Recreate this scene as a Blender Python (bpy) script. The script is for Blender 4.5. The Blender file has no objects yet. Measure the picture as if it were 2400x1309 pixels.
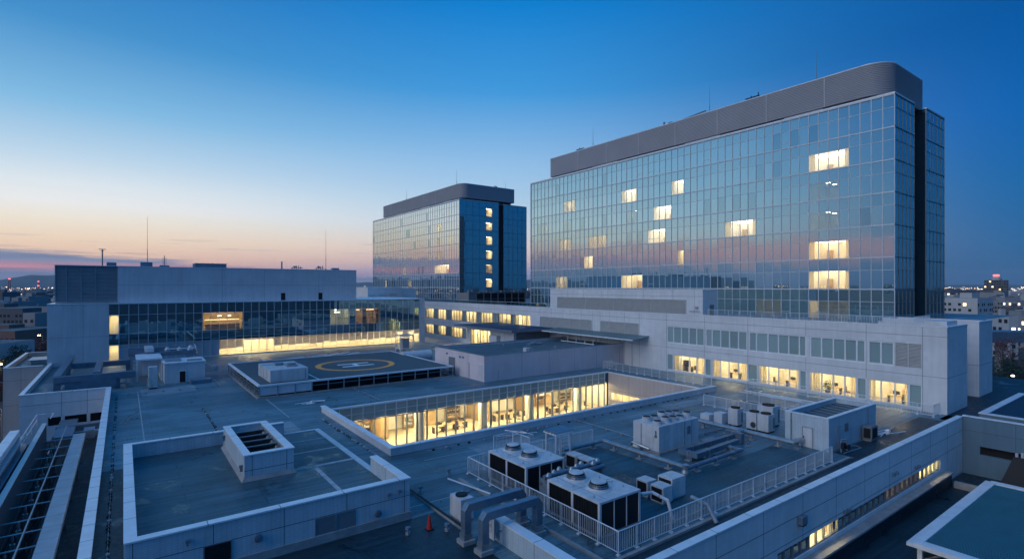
import bpy, math, random
from mathutils import Vector, Matrix
random.seed(7)
C = bpy.context.scene.collection
R = math.radians
SC = bpy.context.scene

# ------------------------------------------------------------------ camera
cam_d = bpy.data.cameras.new("camera")
cam = bpy.data.objects.new("camera", cam_d)
C.objects.link(cam)
cam.location = (0, 0, 12.2)
cam.rotation_euler = (R(90), 0, -math.atan2(911, 1244))
cam_d.sensor_width = 36.0
cam_d.lens = 36.0 * 1244 / 2400
cam_d.shift_y = 15.5 / 2400
cam_d.clip_start = 0.5
cam_d.clip_end = 40000
SC.camera = cam

# ------------------------------------------------------------------ sky (dusk dome: colour by elevation and by angle from the sunset)
def lin(c):
    return tuple(((v / 255) / 12.92 if v <= 10.3 else ((v / 255 + 0.055) / 1.055) ** 2.4) for v in c)
W = bpy.data.worlds.new("World")
SC.world = W
W.use_nodes = True
nt = W.node_tree
nt.nodes.clear()
def N(t, **k):
    n = nt.nodes.new(t)
    for a, b in k.items(): setattr(n, a, b)
    return n
def L(a, b): nt.links.new(a, b)
def M(op, a, b=None, c=None, clamp=False):
    n = N('ShaderNodeMath', operation=op); n.use_clamp = clamp
    for i, v in enumerate((a, b, c)):
        if v is None: continue
        if isinstance(v, (int, float)): n.inputs[i].default_value = v
        else: L(v, n.inputs[i])
    return n.outputs[0]
def ramp(fac, stops):
    n = N('ShaderNodeValToRGB')
    el = n.color_ramp.elements
    while len(el) < len(stops): el.new(0.5)
    for e, (p, c) in zip(el, stops):
        e.position = p; e.color = (*c, 1)
    L(fac, n.inputs[0]); return n.outputs[0]
def mixc(f, a, b):
    n = N('ShaderNodeMix', data_type='RGBA'); n.clamp_factor = True
    if isinstance(f, (int, float)): n.inputs[0].default_value = f
    else: L(f, n.inputs[0])
    for i, v in ((6, a), (7, b)):
        if isinstance(v, tuple): n.inputs[i].default_value = (*v, 1)
        else: L(v, n.inputs[i])
    return n.outputs[2]
tc = N('ShaderNodeTexCoord')
sep = N('ShaderNodeSeparateXYZ'); L(tc.outputs['Generated'], sep.inputs[0])
elev = M('MULTIPLY', M('ARCSINE', sep.outputs[2]), 180 / math.pi)
az = M('MULTIPLY', M('ARCTAN2', sep.outputs[0], sep.outputs[1]), 180 / math.pi)
da = M('ABSOLUTE', M('ADD', az, 15.0))
da = M('ADD', M('MINIMUM', da, M('SUBTRACT', 360.0, da)), M('MULTIPLY', M('MAXIMUM', M('SUBTRACT', -45.0, az), 0.0), 0.85))
t = M('SQRT', M('DIVIDE', M('MAXIMUM', elev, 0.0), 90.0))
def st(lst): return [(math.sqrt(e / 90), lin(c)) for e, c in lst]
west = ramp(t, st([(0, (165, 150, 172)), (1.2, (236, 172, 168)), (2.4, (252, 208, 178)), (4, (255, 228, 198)), (5.6, (250, 240, 222)), (7, (244, 245, 244)), (8.6, (228, 238, 244)),
                   (10.8, (194, 220, 240)), (15, (132, 190, 230)), (21, (70, 147, 207)), (30, (8, 108, 188)), (36, (10, 112, 192)), (50, (10, 124, 200)), (90, (12, 130, 208))]))
midd = ramp(t, st([(0, (135, 142, 178)), (1.6, (168, 172, 205)), (2.6, (216, 190, 194)), (4.2, (228, 214, 210)), (6.4, (204, 219, 232)), (9, (178, 210, 236)), (12.7, (150, 195, 235)),
                   (20, (66, 155, 222)), (28.5, (3, 127, 209)), (36, (10, 112, 192)), (50, (10, 124, 200)), (90, (12, 130, 208))]))
east = ramp(t, st([(0, (34, 84, 130)), (1.5, (34, 95, 143)), (3.4, (34, 102, 156)), (8, (18, 103, 168)), (14, (2, 98, 178)), (21, (0, 86, 162)), (36, (0, 96, 172)), (50, (10, 124, 200)), (90, (12, 130, 208))]))
back = ramp(t, st([(0, (30, 84, 130)), (4, (22, 94, 148)), (12, (4, 96, 164)), (25, (0, 88, 162)), (36, (0, 96, 172)), (50, (10, 124, 200)), (90, (12, 130, 208))]))  # all four ramps are brightened overhead, out of view, to light the roofs
f1 = N('ShaderNodeMapRange', interpolation_type='SMOOTHSTEP'); L(da, f1.inputs[0]); f1.inputs[1].default_value = 8; f1.inputs[2].default_value = 54
f2 = N('ShaderNodeMapRange', interpolation_type='SMOOTHSTEP'); L(da, f2.inputs[0]); f2.inputs[1].default_value = 48; f2.inputs[2].default_value = 98
f3 = N('ShaderNodeMapRange', interpolation_type='SMOOTHSTEP'); L(da, f3.inputs[0]); f3.inputs[1].default_value = 100; f3.inputs[2].default_value = 150
sky = mixc(f1.outputs[0], west, midd)
sky = mixc(f2.outputs[0], sky, east)
sky = mixc(f3.outputs[0], sky, back)
# clouds: a low bank over the sunset, with a pink slit under it and thin wisps above
cv = N('ShaderNodeCombineXYZ'); L(M('MULTIPLY', az, 0.06), cv.inputs[0]); L(M('MULTIPLY', elev, 0.75), cv.inputs[1])
n1 = N('ShaderNodeTexNoise'); L(cv.outputs[0], n1.inputs['Vector']); n1.inputs['Scale'].default_value = 1.6; n1.inputs['Detail'].default_value = 6; n1.inputs['Roughness'].default_value = 0.6
edge = M('ADD', M('MULTIPLY', n1.outputs[0], 1.9), M('MULTIPLY', M('MAXIMUM', M('SUBTRACT', az, -7.0), 0.0), -0.075))
edge = M('ADD', edge, 2.15)
bank = N('ShaderNodeMapRange', interpolation_type='SMOOTHSTEP'); L(M('SUBTRACT', edge, elev), bank.inputs[0]); bank.inputs[1].default_value = -0.1; bank.inputs[2].default_value = 0.35
wbank = N('ShaderNodeMapRange', interpolation_type='SMOOTHSTEP'); L(da, wbank.inputs[0]); wbank.inputs[1].default_value = 75; wbank.inputs[2].default_value = 30
slit = M('SUBTRACT', 1.0, M('DIVIDE', M('ABSOLUTE', M('SUBTRACT', elev, 1.62)), 0.5), None, True)
wslit = N('ShaderNodeMapRange', interpolation_type='SMOOTHSTEP'); L(da, wslit.inputs[0]); wslit.inputs[1].default_value = 30; wslit.inputs[2].default_value = 17
cv2 = N('ShaderNodeCombineXYZ'); L(M('MULTIPLY', az, 0.05), cv2.inputs[0]); L(M('MULTIPLY', elev, 1.5), cv2.inputs[1])
n2 = N('ShaderNodeTexNoise'); L(cv2.outputs[0], n2.inputs['Vector']); n2.inputs['Scale'].default_value = 2.2; n2.inputs['Detail'].default_value = 5
ccol = mixc(M('MULTIPLY', n2.outputs[0], 1.0), lin((70, 106, 148)), lin((156, 168, 198)))
sky = mixc(M('MULTIPLY', M('MULTIPLY', bank.outputs[0], wbank.outputs[0]), 0.92), sky, ccol)
sl = M('MULTIPLY', M('MULTIPLY', slit, wslit.outputs[0]), M('MULTIPLY', M('SUBTRACT', n2.outputs[0], 0.15), 2.2, None, True))
sky = mixc(sl, sky, lin((244, 158, 160)))
wisp = N('ShaderNodeMapRange', interpolation_type='SMOOTHSTEP'); L(n2.outputs[0], wisp.inputs[0]); wisp.inputs[1].default_value = 0.57; wisp.inputs[2].default_value = 0.7
wband = M('SUBTRACT', 1.0, M('DIVIDE', M('ABSOLUTE', M('SUBTRACT', elev, 3.1)), 1.7), None, True)
sky = mixc(M('MULTIPLY', M('MULTIPLY', wisp.outputs[0], wband), M('MULTIPLY', wbank.outputs[0], 0.75)), sky, lin((140, 140, 165)))
sky = mixc(M('MULTIPLY', M('MULTIPLY', elev, -1.0), 0.5, None, True), sky, lin((28, 44, 70)))
# the pink belt low in the west-south-west, seen mirrored in the tower fronts
pk = M('MULTIPLY', M('SUBTRACT', 1.0, M('DIVIDE', M('ABSOLUTE', M('SUBTRACT', elev, 3.3)), 1.5), None, True), M('SUBTRACT', 1.0, M('DIVIDE', M('ABSOLUTE', M('ADD', az, 56.0)), 34.0), None, True))
sky = mixc(M('MULTIPLY', M('SQRT', pk), 0.85), sky, lin((226, 158, 162)))
# bright pale patch added in the unseen south-west sky to light west-facing walls
gaz = N('ShaderNodeMapRange', interpolation_type='SMOOTHSTEP'); L(M('ABSOLUTE', M('ADD', az, 94.0)), gaz.inputs[0]); gaz.inputs[1].default_value = 22; gaz.inputs[2].default_value = 9
gel = N('ShaderNodeMapRange', interpolation_type='SMOOTHSTEP'); L(elev, gel.inputs[0]); gel.inputs[1].default_value = 0; gel.inputs[2].default_value = 10
gel2 = N('ShaderNodeMapRange', interpolation_type='SMOOTHSTEP'); L(elev, gel2.inputs[0]); gel2.inputs[1].default_value = 75; gel2.inputs[2].default_value = 45
sky = mixc(M('MULTIPLY', gaz.outputs[0], M('MULTIPLY', gel.outputs[0], gel2.outputs[0])), sky, (2.2, 2.3, 2.5))
bg = N('ShaderNodeBackground'); L(sky, bg.inputs[0]); bg.inputs[1].default_value = 1.0
wo = N('ShaderNodeOutputWorld'); L(bg.outputs[0], wo.inputs[0])
W.cycles.sampling_method = 'AUTOMATIC'

# ------------------------------------------------------------------ sun, already at the horizon: only its broad soft glow is left
sd = bpy.data.lights.new("sun", 'SUN'); sd.energy = 0.02; sd.angle = R(60); sd.color = (1.0, 0.62, 0.45)
so = bpy.data.objects.new("sun", sd); C.objects.link(so)
so.rotation_euler = Vector((math.sin(R(32)), -math.cos(R(32)), -0.10)).to_track_quat("-Z", "Y").to_euler()

SC.view_settings.view_transform = 'Standard'
SC.view_settings.look = 'None'
SC.view_settings.exposure = 0.0
SC.view_settings.gamma = 1.0
SC.cycles.max_bounces = 8
SC.cycles.transparent_max_bounces = 12
SC.cycles.sample_clamp_indirect = 4.0
SC.cycles.use_denoising = True

# ------------------------------------------------------------------ materials
def newmat(name):
    m = bpy.data.materials.new(name); m.use_nodes = True
    return m, m.node_tree, m.node_tree.nodes['Principled BSDF']
def surf(name, col, rough=0.6, metal=0.0, var=0.25, scale=1.5, spec=0.4, tile=None, tilecol=0.8, bump=0.0, streak=0.0, coord='Object', var2=0.0):
    """a weathered surface: large and small noise in the colour, optional joint grid, optional vertical streaks"""
    m, t, b = newmat(name)
    nd, lk = t.nodes, t.links
    tcn = nd.new('ShaderNodeTexCoord')
    co = tcn.outputs[coord]
    no = nd.new('ShaderNodeTexNoise'); no.inputs['Scale'].default_value = scale; no.inputs['Detail'].default_value = 8; no.inputs['Roughness'].default_value = 0.62
    lk.new(co, no.inputs['Vector'])
    mr = nd.new('ShaderNodeMapRange'); lk.new(no.outputs[0], mr.inputs[0]); mr.inputs[1].default_value = 0.3; mr.inputs[2].default_value = 0.7
    mr.inputs[3].default_value = 1 - var; mr.inputs[4].default_value = 1 + var * 0.5
    val = mr.outputs[0]
    if streak:
        mp = nd.new('ShaderNodeMapping'); mp.inputs['Scale'].default_value = (2.2, 2.2, 0.12); lk.new(co, mp.inputs[0])
        s2 = nd.new('ShaderNodeTexNoise'); s2.inputs['Scale'].default_value = 1.2; s2.inputs['Detail'].default_value = 6; lk.new(mp.outputs[0], s2.inputs['Vector'])
        m2 = nd.new('ShaderNodeMapRange'); lk.new(s2.outputs[0], m2.inputs[0]); m2.inputs[1].default_value = 0.35; m2.inputs[2].default_value = 0.65; m2.inputs[3].default_value = 1 - streak; m2.inputs[4].default_value = 1
        mm = nd.new('ShaderNodeMath'); mm.operation = 'MULTIPLY'; lk.new(val, mm.inputs[0]); lk.new(m2.outputs[0], mm.inputs[1]); val = mm.outputs[0]
    if tile:
        sx = nd.new('ShaderNodeSeparateXYZ'); lk.new(co, sx.inputs[0])
        ad = nd.new('ShaderNodeMath'); ad.operation = 'ADD'; lk.new(sx.outputs[0], ad.inputs[0]); lk.new(sx.outputs[1], ad.inputs[1])
        cb = nd.new('ShaderNodeCombineXYZ'); lk.new(ad.outputs[0], cb.inputs[0]); lk.new(sx.outputs[2], cb.inputs[1])
        br = nd.new('ShaderNodeTexBrick'); br.offset = 0.0; lk.new(cb.outputs[0], br.inputs['Vector'])
        br.inputs['Scale'].default_value = 1.0; br.inputs['Brick Width'].default_value = tile[0]; br.inputs['Row Height'].default_value = tile[1]
        br.inputs['Mortar Size'].default_value = tile[2]; br.inputs['Mortar Smooth'].default_value = 0.1
        br.inputs['Color1'].default_value = (1, 1, 1, 1); br.inputs['Color2'].default_value = (0.93, 0.93, 0.93, 1); br.inputs['Mortar'].default_value = (tilecol,) * 3 + (1,)
        bw = nd.new('ShaderNodeRGBToBW'); lk.new(br.outputs[0], bw.inputs[0])
        mm = nd.new('ShaderNodeMath'); mm.operation = 'MULTIPLY'; lk.new(val, mm.inputs[0]); lk.new(bw.outputs[0], mm.inputs[1]); val = mm.outputs[0]
    vm = nd.new('ShaderNodeVectorMath'); vm.operation = 'SCALE'; vm.inputs[0].default_value = col; lk.new(val, vm.inputs['Scale'])
    lk.new(vm.outputs[0], b.inputs['Base Color'])
    r2 = nd.new('ShaderNodeMapRange'); lk.new(no.outputs[0], r2.inputs[0]); r2.inputs[3].default_value = max(0.05, rough - 0.15); r2.inputs[4].default_value = min(1, rough + 0.15)
    lk.new(r2.outputs[0], b.inputs['Roughness'])
    b.inputs['Metallic'].default_value = metal
    b.inputs['Specular IOR Level'].default_value = spec
    if bump:
        bn = nd.new('ShaderNodeTexNoise'); bn.inputs['Scale'].default_value = scale * 14; bn.inputs['Detail'].default_value = 4; lk.new(co, bn.inputs['Vector'])
        bp = nd.new('ShaderNodeBump'); bp.inputs['Strength'].default_value = bump; bp.inputs['Distance'].default_value = 0.02
        lk.new(bn.outputs[0], bp.inputs['Height']); lk.new(bp.outputs[0], b.inputs['Normal'])
    return m
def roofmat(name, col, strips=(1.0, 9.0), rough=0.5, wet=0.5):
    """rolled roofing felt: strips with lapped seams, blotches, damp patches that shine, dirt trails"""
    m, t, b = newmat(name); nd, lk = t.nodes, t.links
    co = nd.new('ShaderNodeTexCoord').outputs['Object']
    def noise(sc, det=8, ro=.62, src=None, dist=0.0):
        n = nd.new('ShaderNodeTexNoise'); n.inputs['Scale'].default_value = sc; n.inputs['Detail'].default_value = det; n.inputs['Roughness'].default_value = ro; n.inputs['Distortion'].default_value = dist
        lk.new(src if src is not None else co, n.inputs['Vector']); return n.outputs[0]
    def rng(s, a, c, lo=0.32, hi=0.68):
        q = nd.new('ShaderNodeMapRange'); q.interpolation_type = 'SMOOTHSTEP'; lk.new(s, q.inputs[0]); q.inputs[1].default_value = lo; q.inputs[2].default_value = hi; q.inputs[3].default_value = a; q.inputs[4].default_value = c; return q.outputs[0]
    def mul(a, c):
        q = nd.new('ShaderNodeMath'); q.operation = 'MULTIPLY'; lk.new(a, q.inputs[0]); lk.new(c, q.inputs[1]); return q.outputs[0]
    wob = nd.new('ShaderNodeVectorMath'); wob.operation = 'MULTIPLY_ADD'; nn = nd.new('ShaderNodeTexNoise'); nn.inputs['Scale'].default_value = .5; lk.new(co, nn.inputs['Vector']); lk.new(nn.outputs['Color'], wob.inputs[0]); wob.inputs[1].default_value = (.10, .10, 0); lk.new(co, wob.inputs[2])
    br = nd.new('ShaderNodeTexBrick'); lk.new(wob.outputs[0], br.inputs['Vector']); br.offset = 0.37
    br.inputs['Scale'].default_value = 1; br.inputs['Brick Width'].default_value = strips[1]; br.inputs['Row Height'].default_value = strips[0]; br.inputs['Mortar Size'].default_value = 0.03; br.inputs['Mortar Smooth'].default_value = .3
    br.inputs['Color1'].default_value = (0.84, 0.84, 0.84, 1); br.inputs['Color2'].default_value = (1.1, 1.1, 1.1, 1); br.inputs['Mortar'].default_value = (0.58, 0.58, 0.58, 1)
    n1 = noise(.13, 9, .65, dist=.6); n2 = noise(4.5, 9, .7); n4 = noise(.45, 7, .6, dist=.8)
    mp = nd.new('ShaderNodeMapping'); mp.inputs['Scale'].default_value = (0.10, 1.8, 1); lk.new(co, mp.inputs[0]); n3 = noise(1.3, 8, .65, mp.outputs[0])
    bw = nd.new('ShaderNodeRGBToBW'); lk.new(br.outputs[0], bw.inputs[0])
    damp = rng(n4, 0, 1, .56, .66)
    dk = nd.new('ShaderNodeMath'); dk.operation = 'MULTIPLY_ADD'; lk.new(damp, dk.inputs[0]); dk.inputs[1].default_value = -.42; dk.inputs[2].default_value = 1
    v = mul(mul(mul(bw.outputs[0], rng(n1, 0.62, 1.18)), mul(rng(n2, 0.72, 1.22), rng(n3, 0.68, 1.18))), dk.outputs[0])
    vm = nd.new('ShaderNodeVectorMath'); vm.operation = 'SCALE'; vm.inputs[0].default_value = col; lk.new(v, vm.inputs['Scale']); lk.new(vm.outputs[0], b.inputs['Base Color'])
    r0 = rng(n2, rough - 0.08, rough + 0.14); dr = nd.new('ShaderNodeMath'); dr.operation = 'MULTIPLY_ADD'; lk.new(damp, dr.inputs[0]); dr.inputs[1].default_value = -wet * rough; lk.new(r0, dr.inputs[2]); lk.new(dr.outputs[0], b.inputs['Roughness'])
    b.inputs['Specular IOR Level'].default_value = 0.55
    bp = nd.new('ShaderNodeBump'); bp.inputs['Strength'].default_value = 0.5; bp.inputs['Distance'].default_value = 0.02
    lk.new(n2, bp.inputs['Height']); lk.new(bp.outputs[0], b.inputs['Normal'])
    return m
def glassmat(name, tint, under, gloss=0.72, rough=0.015, vary=0.25):
    """coated curtain-wall glass with blinds close behind it: mirror coat over a dull tinted layer, each pane a little different"""
    m, t, b = newmat(name); nd, lk = t.nodes, t.links; nd.remove(b)
    ge = nd.new('ShaderNodeNewGeometry')
    mr = nd.new('ShaderNodeMapRange'); lk.new(ge.outputs['Random Per Island'], mr.inputs[0]); mr.inputs[3].default_value = 1 - vary; mr.inputs[4].default_value = 1 + vary
    vm = nd.new('ShaderNodeVectorMath'); vm.operation = 'SCALE'; vm.inputs[0].default_value = under; lk.new(mr.outputs[0], vm.inputs['Scale'])
    df = nd.new('ShaderNodeBsdfDiffuse'); lk.new(vm.outputs[0], df.inputs[0])
    gl = nd.new('ShaderNodeBsdfGlossy'); gl.inputs['Color'].default_value = (*tint, 1); gl.inputs['Roughness'].default_value = rough
    lw = nd.new('ShaderNodeLayerWeight'); lw.inputs['Blend'].default_value = 0.35
    m2 = nd.new('ShaderNodeMapRange'); lk.new(lw.outputs['Facing'], m2.inputs[0]); m2.inputs[3].default_value = gloss; m2.inputs[4].default_value = min(1, gloss + 0.25)
    mx = nd.new('ShaderNodeMixShader'); lk.new(m2.outputs[0], mx.inputs[0]); lk.new(df.outputs[0], mx.inputs[1]); lk.new(gl.outputs[0], mx.inputs[2])
    lk.new(mx.outputs[0], nd['Material Output'].inputs[0]); return m
def clearmat(name, refl=0.25, tint=(0.9, 0.95, 0.92), gtint=(0.9, 0.95, 1.0)):
    m, t, b = newmat(name); nd, lk = t.nodes, t.links; nd.remove(b)
    tr = nd.new('ShaderNodeBsdfTransparent'); tr.inputs[0].default_value = (*tint, 1)
    gl = nd.new('ShaderNodeBsdfGlossy'); gl.inputs['Color'].default_value = (*gtint, 1); gl.inputs['Roughness'].default_value = 0.01
    lw = nd.new('ShaderNodeLayerWeight'); lw.inputs['Blend'].default_value = 0.3
    m2 = nd.new('ShaderNodeMapRange'); lk.new(lw.outputs['Facing'], m2.inputs[0]); m2.inputs[3].default_value = refl; m2.inputs[4].default_value = min(1, refl + 0.4)
    mx = nd.new('ShaderNodeMixShader'); lk.new(m2.outputs[0], mx.inputs[0]); lk.new(tr.outputs[0], mx.inputs[1]); lk.new(gl.outputs[0], mx.inputs[2])
    lk.new(mx.outputs[0], nd['Material Output'].inputs[0]); return m
def emat(name, col, s):
    m, t, b = newmat(name)
    b.inputs['Base Color'].default_value = (*col, 1); b.inputs['Emission Color'].default_value = (*col, 1); b.inputs['Emission Strength'].default_value = s
    return m
def clothmat(name, col, tr=0.5):
    m, t, b = newmat(name); nd, lk = t.nodes, t.links; nd.remove(b)
    a = nd.new('ShaderNodeBsdfDiffuse'); a.inputs[0].default_value = (*col, 1)
    c = nd.new('ShaderNodeBsdfTranslucent'); c.inputs[0].default_value = (*col, 1)
    mx = nd.new('ShaderNodeMixShader'); mx.inputs[0].default_value = tr; lk.new(a.outputs[0], mx.inputs[1]); lk.new(c.outputs[0], mx.inputs[2]); lk.new(mx.outputs[0], nd['Material Output'].inputs[0]); return m

WALL = surf('white_panel', (0.76, 0.76, 0.77), 0.55, var=0.10, scale=0.25, streak=0.08, tile=(0.9, 0.45, 0.012), tilecol=0.95)
WALLB = surf('pale_panel', (0.64, 0.66, 0.69), 0.6, var=0.12, scale=0.3, streak=0.10)
PINKW = surf('pinkish_panel', (0.74, 0.64, 0.66), 0.6, var=0.12, scale=0.3, streak=0.06)
TILE = surf('small_tile', (0.56, 0.66, 0.72), 0.4, var=0.14, scale=0.5, streak=0.12, tile=(0.20, 0.10, 0.012), tilecol=0.78)
BEIGE = surf('beige_panel', (0.56, 0.48, 0.44), 0.6, var=0.10, scale=0.3, streak=0.10)
JOINT = surf('joint_sealant', (0.10, 0.10, 0.11), 0.8, var=0.2)
COPING = surf('aluminium_coping', (0.82, 0.84, 0.86), 0.42, metal=0.1, var=0.12, scale=1.2)
ROOF = roofmat('roof_felt', (0.118, 0.218, 0.268))
ROOF2 = roofmat('raised_roof_felt', (0.065, 0.125, 0.155))
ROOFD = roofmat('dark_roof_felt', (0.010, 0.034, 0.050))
SEAM = surf('pale_seam_tape', (0.45, 0.47, 0.5), 0.6, var=0.4, scale=3)
PATCH = roofmat('newer_felt', (0.26, 0.33, 0.375))
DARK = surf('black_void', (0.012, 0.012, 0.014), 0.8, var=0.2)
LOUV = surf('louvre_grey', (0.62, 0.62, 0.61), 0.5, metal=0.2, var=0.12)
LOUVD = surf('louvre_dark_grey', (0.20, 0.23, 0.26), 0.5, metal=0.2, var=0.12)
SCREEN = surf('plant_screen_metal', (0.42, 0.41, 0.43), 0.5, metal=0.1, var=0.08, scale=0.2)
MULL = surf('mullion_aluminium', (0.66, 0.68, 0.70), 0.4, metal=0.15, var=0.08)
MULLD = surf('mullion_grey', (0.20, 0.23, 0.25), 0.4, metal=0.4, var=0.08)
GLT = glassmat('tower_glass', (0.58, 0.78, 0.82), (0.14, 0.23, 0.24), 0.68, vary=0.16)
GLT2 = glassmat('far_tower_glass', (0.76, 0.84, 0.84), (0.12, 0.19, 0.20), 0.74, vary=0.16)
GLSP = glassmat('tower_spandrel_glass', (0.58, 0.77, 0.80), (0.15, 0.24, 0.25), 0.64, vary=0.08)
GLS = glassmat('side_glass', (0.45, 0.62, 0.66), (0.02, 0.045, 0.06), 0.78, vary=0.25)
GLL = glassmat('left_wing_glass', (0.36, 0.55, 0.60), (0.03, 0.085, 0.11), 0.60, vary=0.35)
GLW = glassmat('blinded_window_glass', (0.40, 0.52, 0.52), (0.36, 0.47, 0.46), 0.26, vary=0.18)
GLFROST = glassmat('frosted_glass', (0.5, 0.55, 0.6), (0.42, 0.45, 0.50), 0.15, rough=0.15, vary=0.06)
GLC = clearmat('clear_glass', 0.12)
GLCT = clearmat('clear_coated_glass', 0.30, (0.85, 0.9, 0.88), (0.75, 0.88, 0.9))
GLCD = clearmat('smoked_clear_glass', 0.28, (0.38, 0.45, 0.45), (0.45, 0.62, 0.66))
RWALL = surf('room_wall', (0.84, 0.80, 0.70), 0.8, var=0.08, scale=0.4)
RFLOOR = surf('room_floor', (0.55, 0.45, 0.32), 0.4, var=0.15, scale=0.6)
RWOOD = surf('room_wood', (0.50, 0.34, 0.17), 0.5, var=0.25, scale=1.0)
RDARK = surf('room_furniture', (0.06, 0.05, 0.045), 0.6, var=0.3)
LAMP = emat('ceiling_lamp', (1.0, 0.80, 0.45), 36.0)
LAMPW = emat('ceiling_lamp_white', (1.0, 0.90, 0.76), 17.0)
LAMPH = emat('hall_lamp', (1.0, 0.81, 0.45), 105.0)
BLINDW = clothmat('drawn_blind', (0.78, 0.74, 0.66), 0.5)
LAMPO = emat('orange_lamp', (1.0, 0.5, 0.18), 12.0)
LAMPW2 = emat('ceiling_lamp_wing', (1.0, 0.82, 0.50), 20.0)
CEILW = emat('luminous_ceiling_white', (1.0, 0.90, 0.74), 4.4)
CEILY = emat('luminous_ceiling_warm', (1.0, 0.82, 0.53), 4.6)
LAMPS = emat('ceiling_lamp_soft', (1.0, 0.78, 0.44), 26.0)
GLDIM = clearmat('half_mirror_glass', 0.55, (0.7, 0.8, 0.8), (0.58, 0.78, 0.82))
LAMPD = emat('dim_lamp', (1.0, 0.72, 0.38), 6.0)
CURT = clothmat('curtain', (0.82, 0.72, 0.52))
BLIND = clothmat('roller_blind', (0.55, 0.52, 0.50), 0.16)
WHITE = surf('white_enamel', (0.66, 0.67, 0.69), 0.35, metal=0.0, var=0.14, scale=1.4, streak=0.18, spec=0.5)
GALV = surf('galvanised', (0.42, 0.45, 0.48), 0.38, metal=0.7, var=0.25, scale=2.5)
DUCT = surf('duct_cladding', (0.18, 0.25, 0.32), 0.38, metal=0.45, var=0.25, scale=1.6)
RAILM = surf('rail_aluminium', (0.80, 0.81, 0.83), 0.32, metal=0.3, var=0.08)
COIL = surf('coil_black', (0.010, 0.011, 0.014), 0.6, var=0.3, scale=4)
RUST = surf('rusted_grille', (0.07, 0.045, 0.03), 0.8, var=0.5, scale=5)
CONC = surf('concrete', (0.34, 0.34, 0.34), 0.85, var=0.3, scale=1.2, bump=0.3)
REDM = surf('red_plastic', (0.55, 0.035, 0.03), 0.4, var=0.2)
DECK = surf('helipad_deck', (0.075, 0.10, 0.115), 0.6, var=0.3, scale=0.35, bump=0.2)
YEL = surf('orange_marking_paint', (1.0, 0.40, 0.07), 0.6, var=0.15, scale=1.2)
WPAINT = surf('white_marking_paint', (0.92, 0.92, 0.92), 0.55, var=0.12, scale=1.5)
TEALROOF = surf('ribbed_metal_roof', (0.03, 0.17, 0.25), 0.45, metal=0.1, var=0.15, scale=0.5)
BLUEROOF = surf('blue_metal_roof', (0.10, 0.20, 0.32), 0.4, metal=0.3, var=0.2, scale=0.5)
BARK = surf('bark', (0.06, 0.045, 0.035), 0.9, var=0.3, scale=3)
def leafmat(name, col):
    m, t, b = newmat(name); nd, lk = t.nodes, t.links
    ge = nd.new('ShaderNodeNewGeometry'); mr = nd.new('ShaderNodeMapRange'); lk.new(ge.outputs['Random Per Island'], mr.inputs[0]); mr.inputs[3].default_value = 0.4; mr.inputs[4].default_value = 1.5
    vm = nd.new('ShaderNodeVectorMath'); vm.operation = 'SCALE'; vm.inputs[0].default_value = col; lk.new(mr.outputs[0], vm.inputs['Scale']); lk.new(vm.outputs[0], b.inputs['Base Color']); b.inputs['Roughness'].default_value = 0.7
    return m
LEAF = leafmat('leaf_green', (0.03, 0.05, 0.025)); LEAFR = leafmat('leaf_russet', (0.16, 0.045, 0.035))

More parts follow.
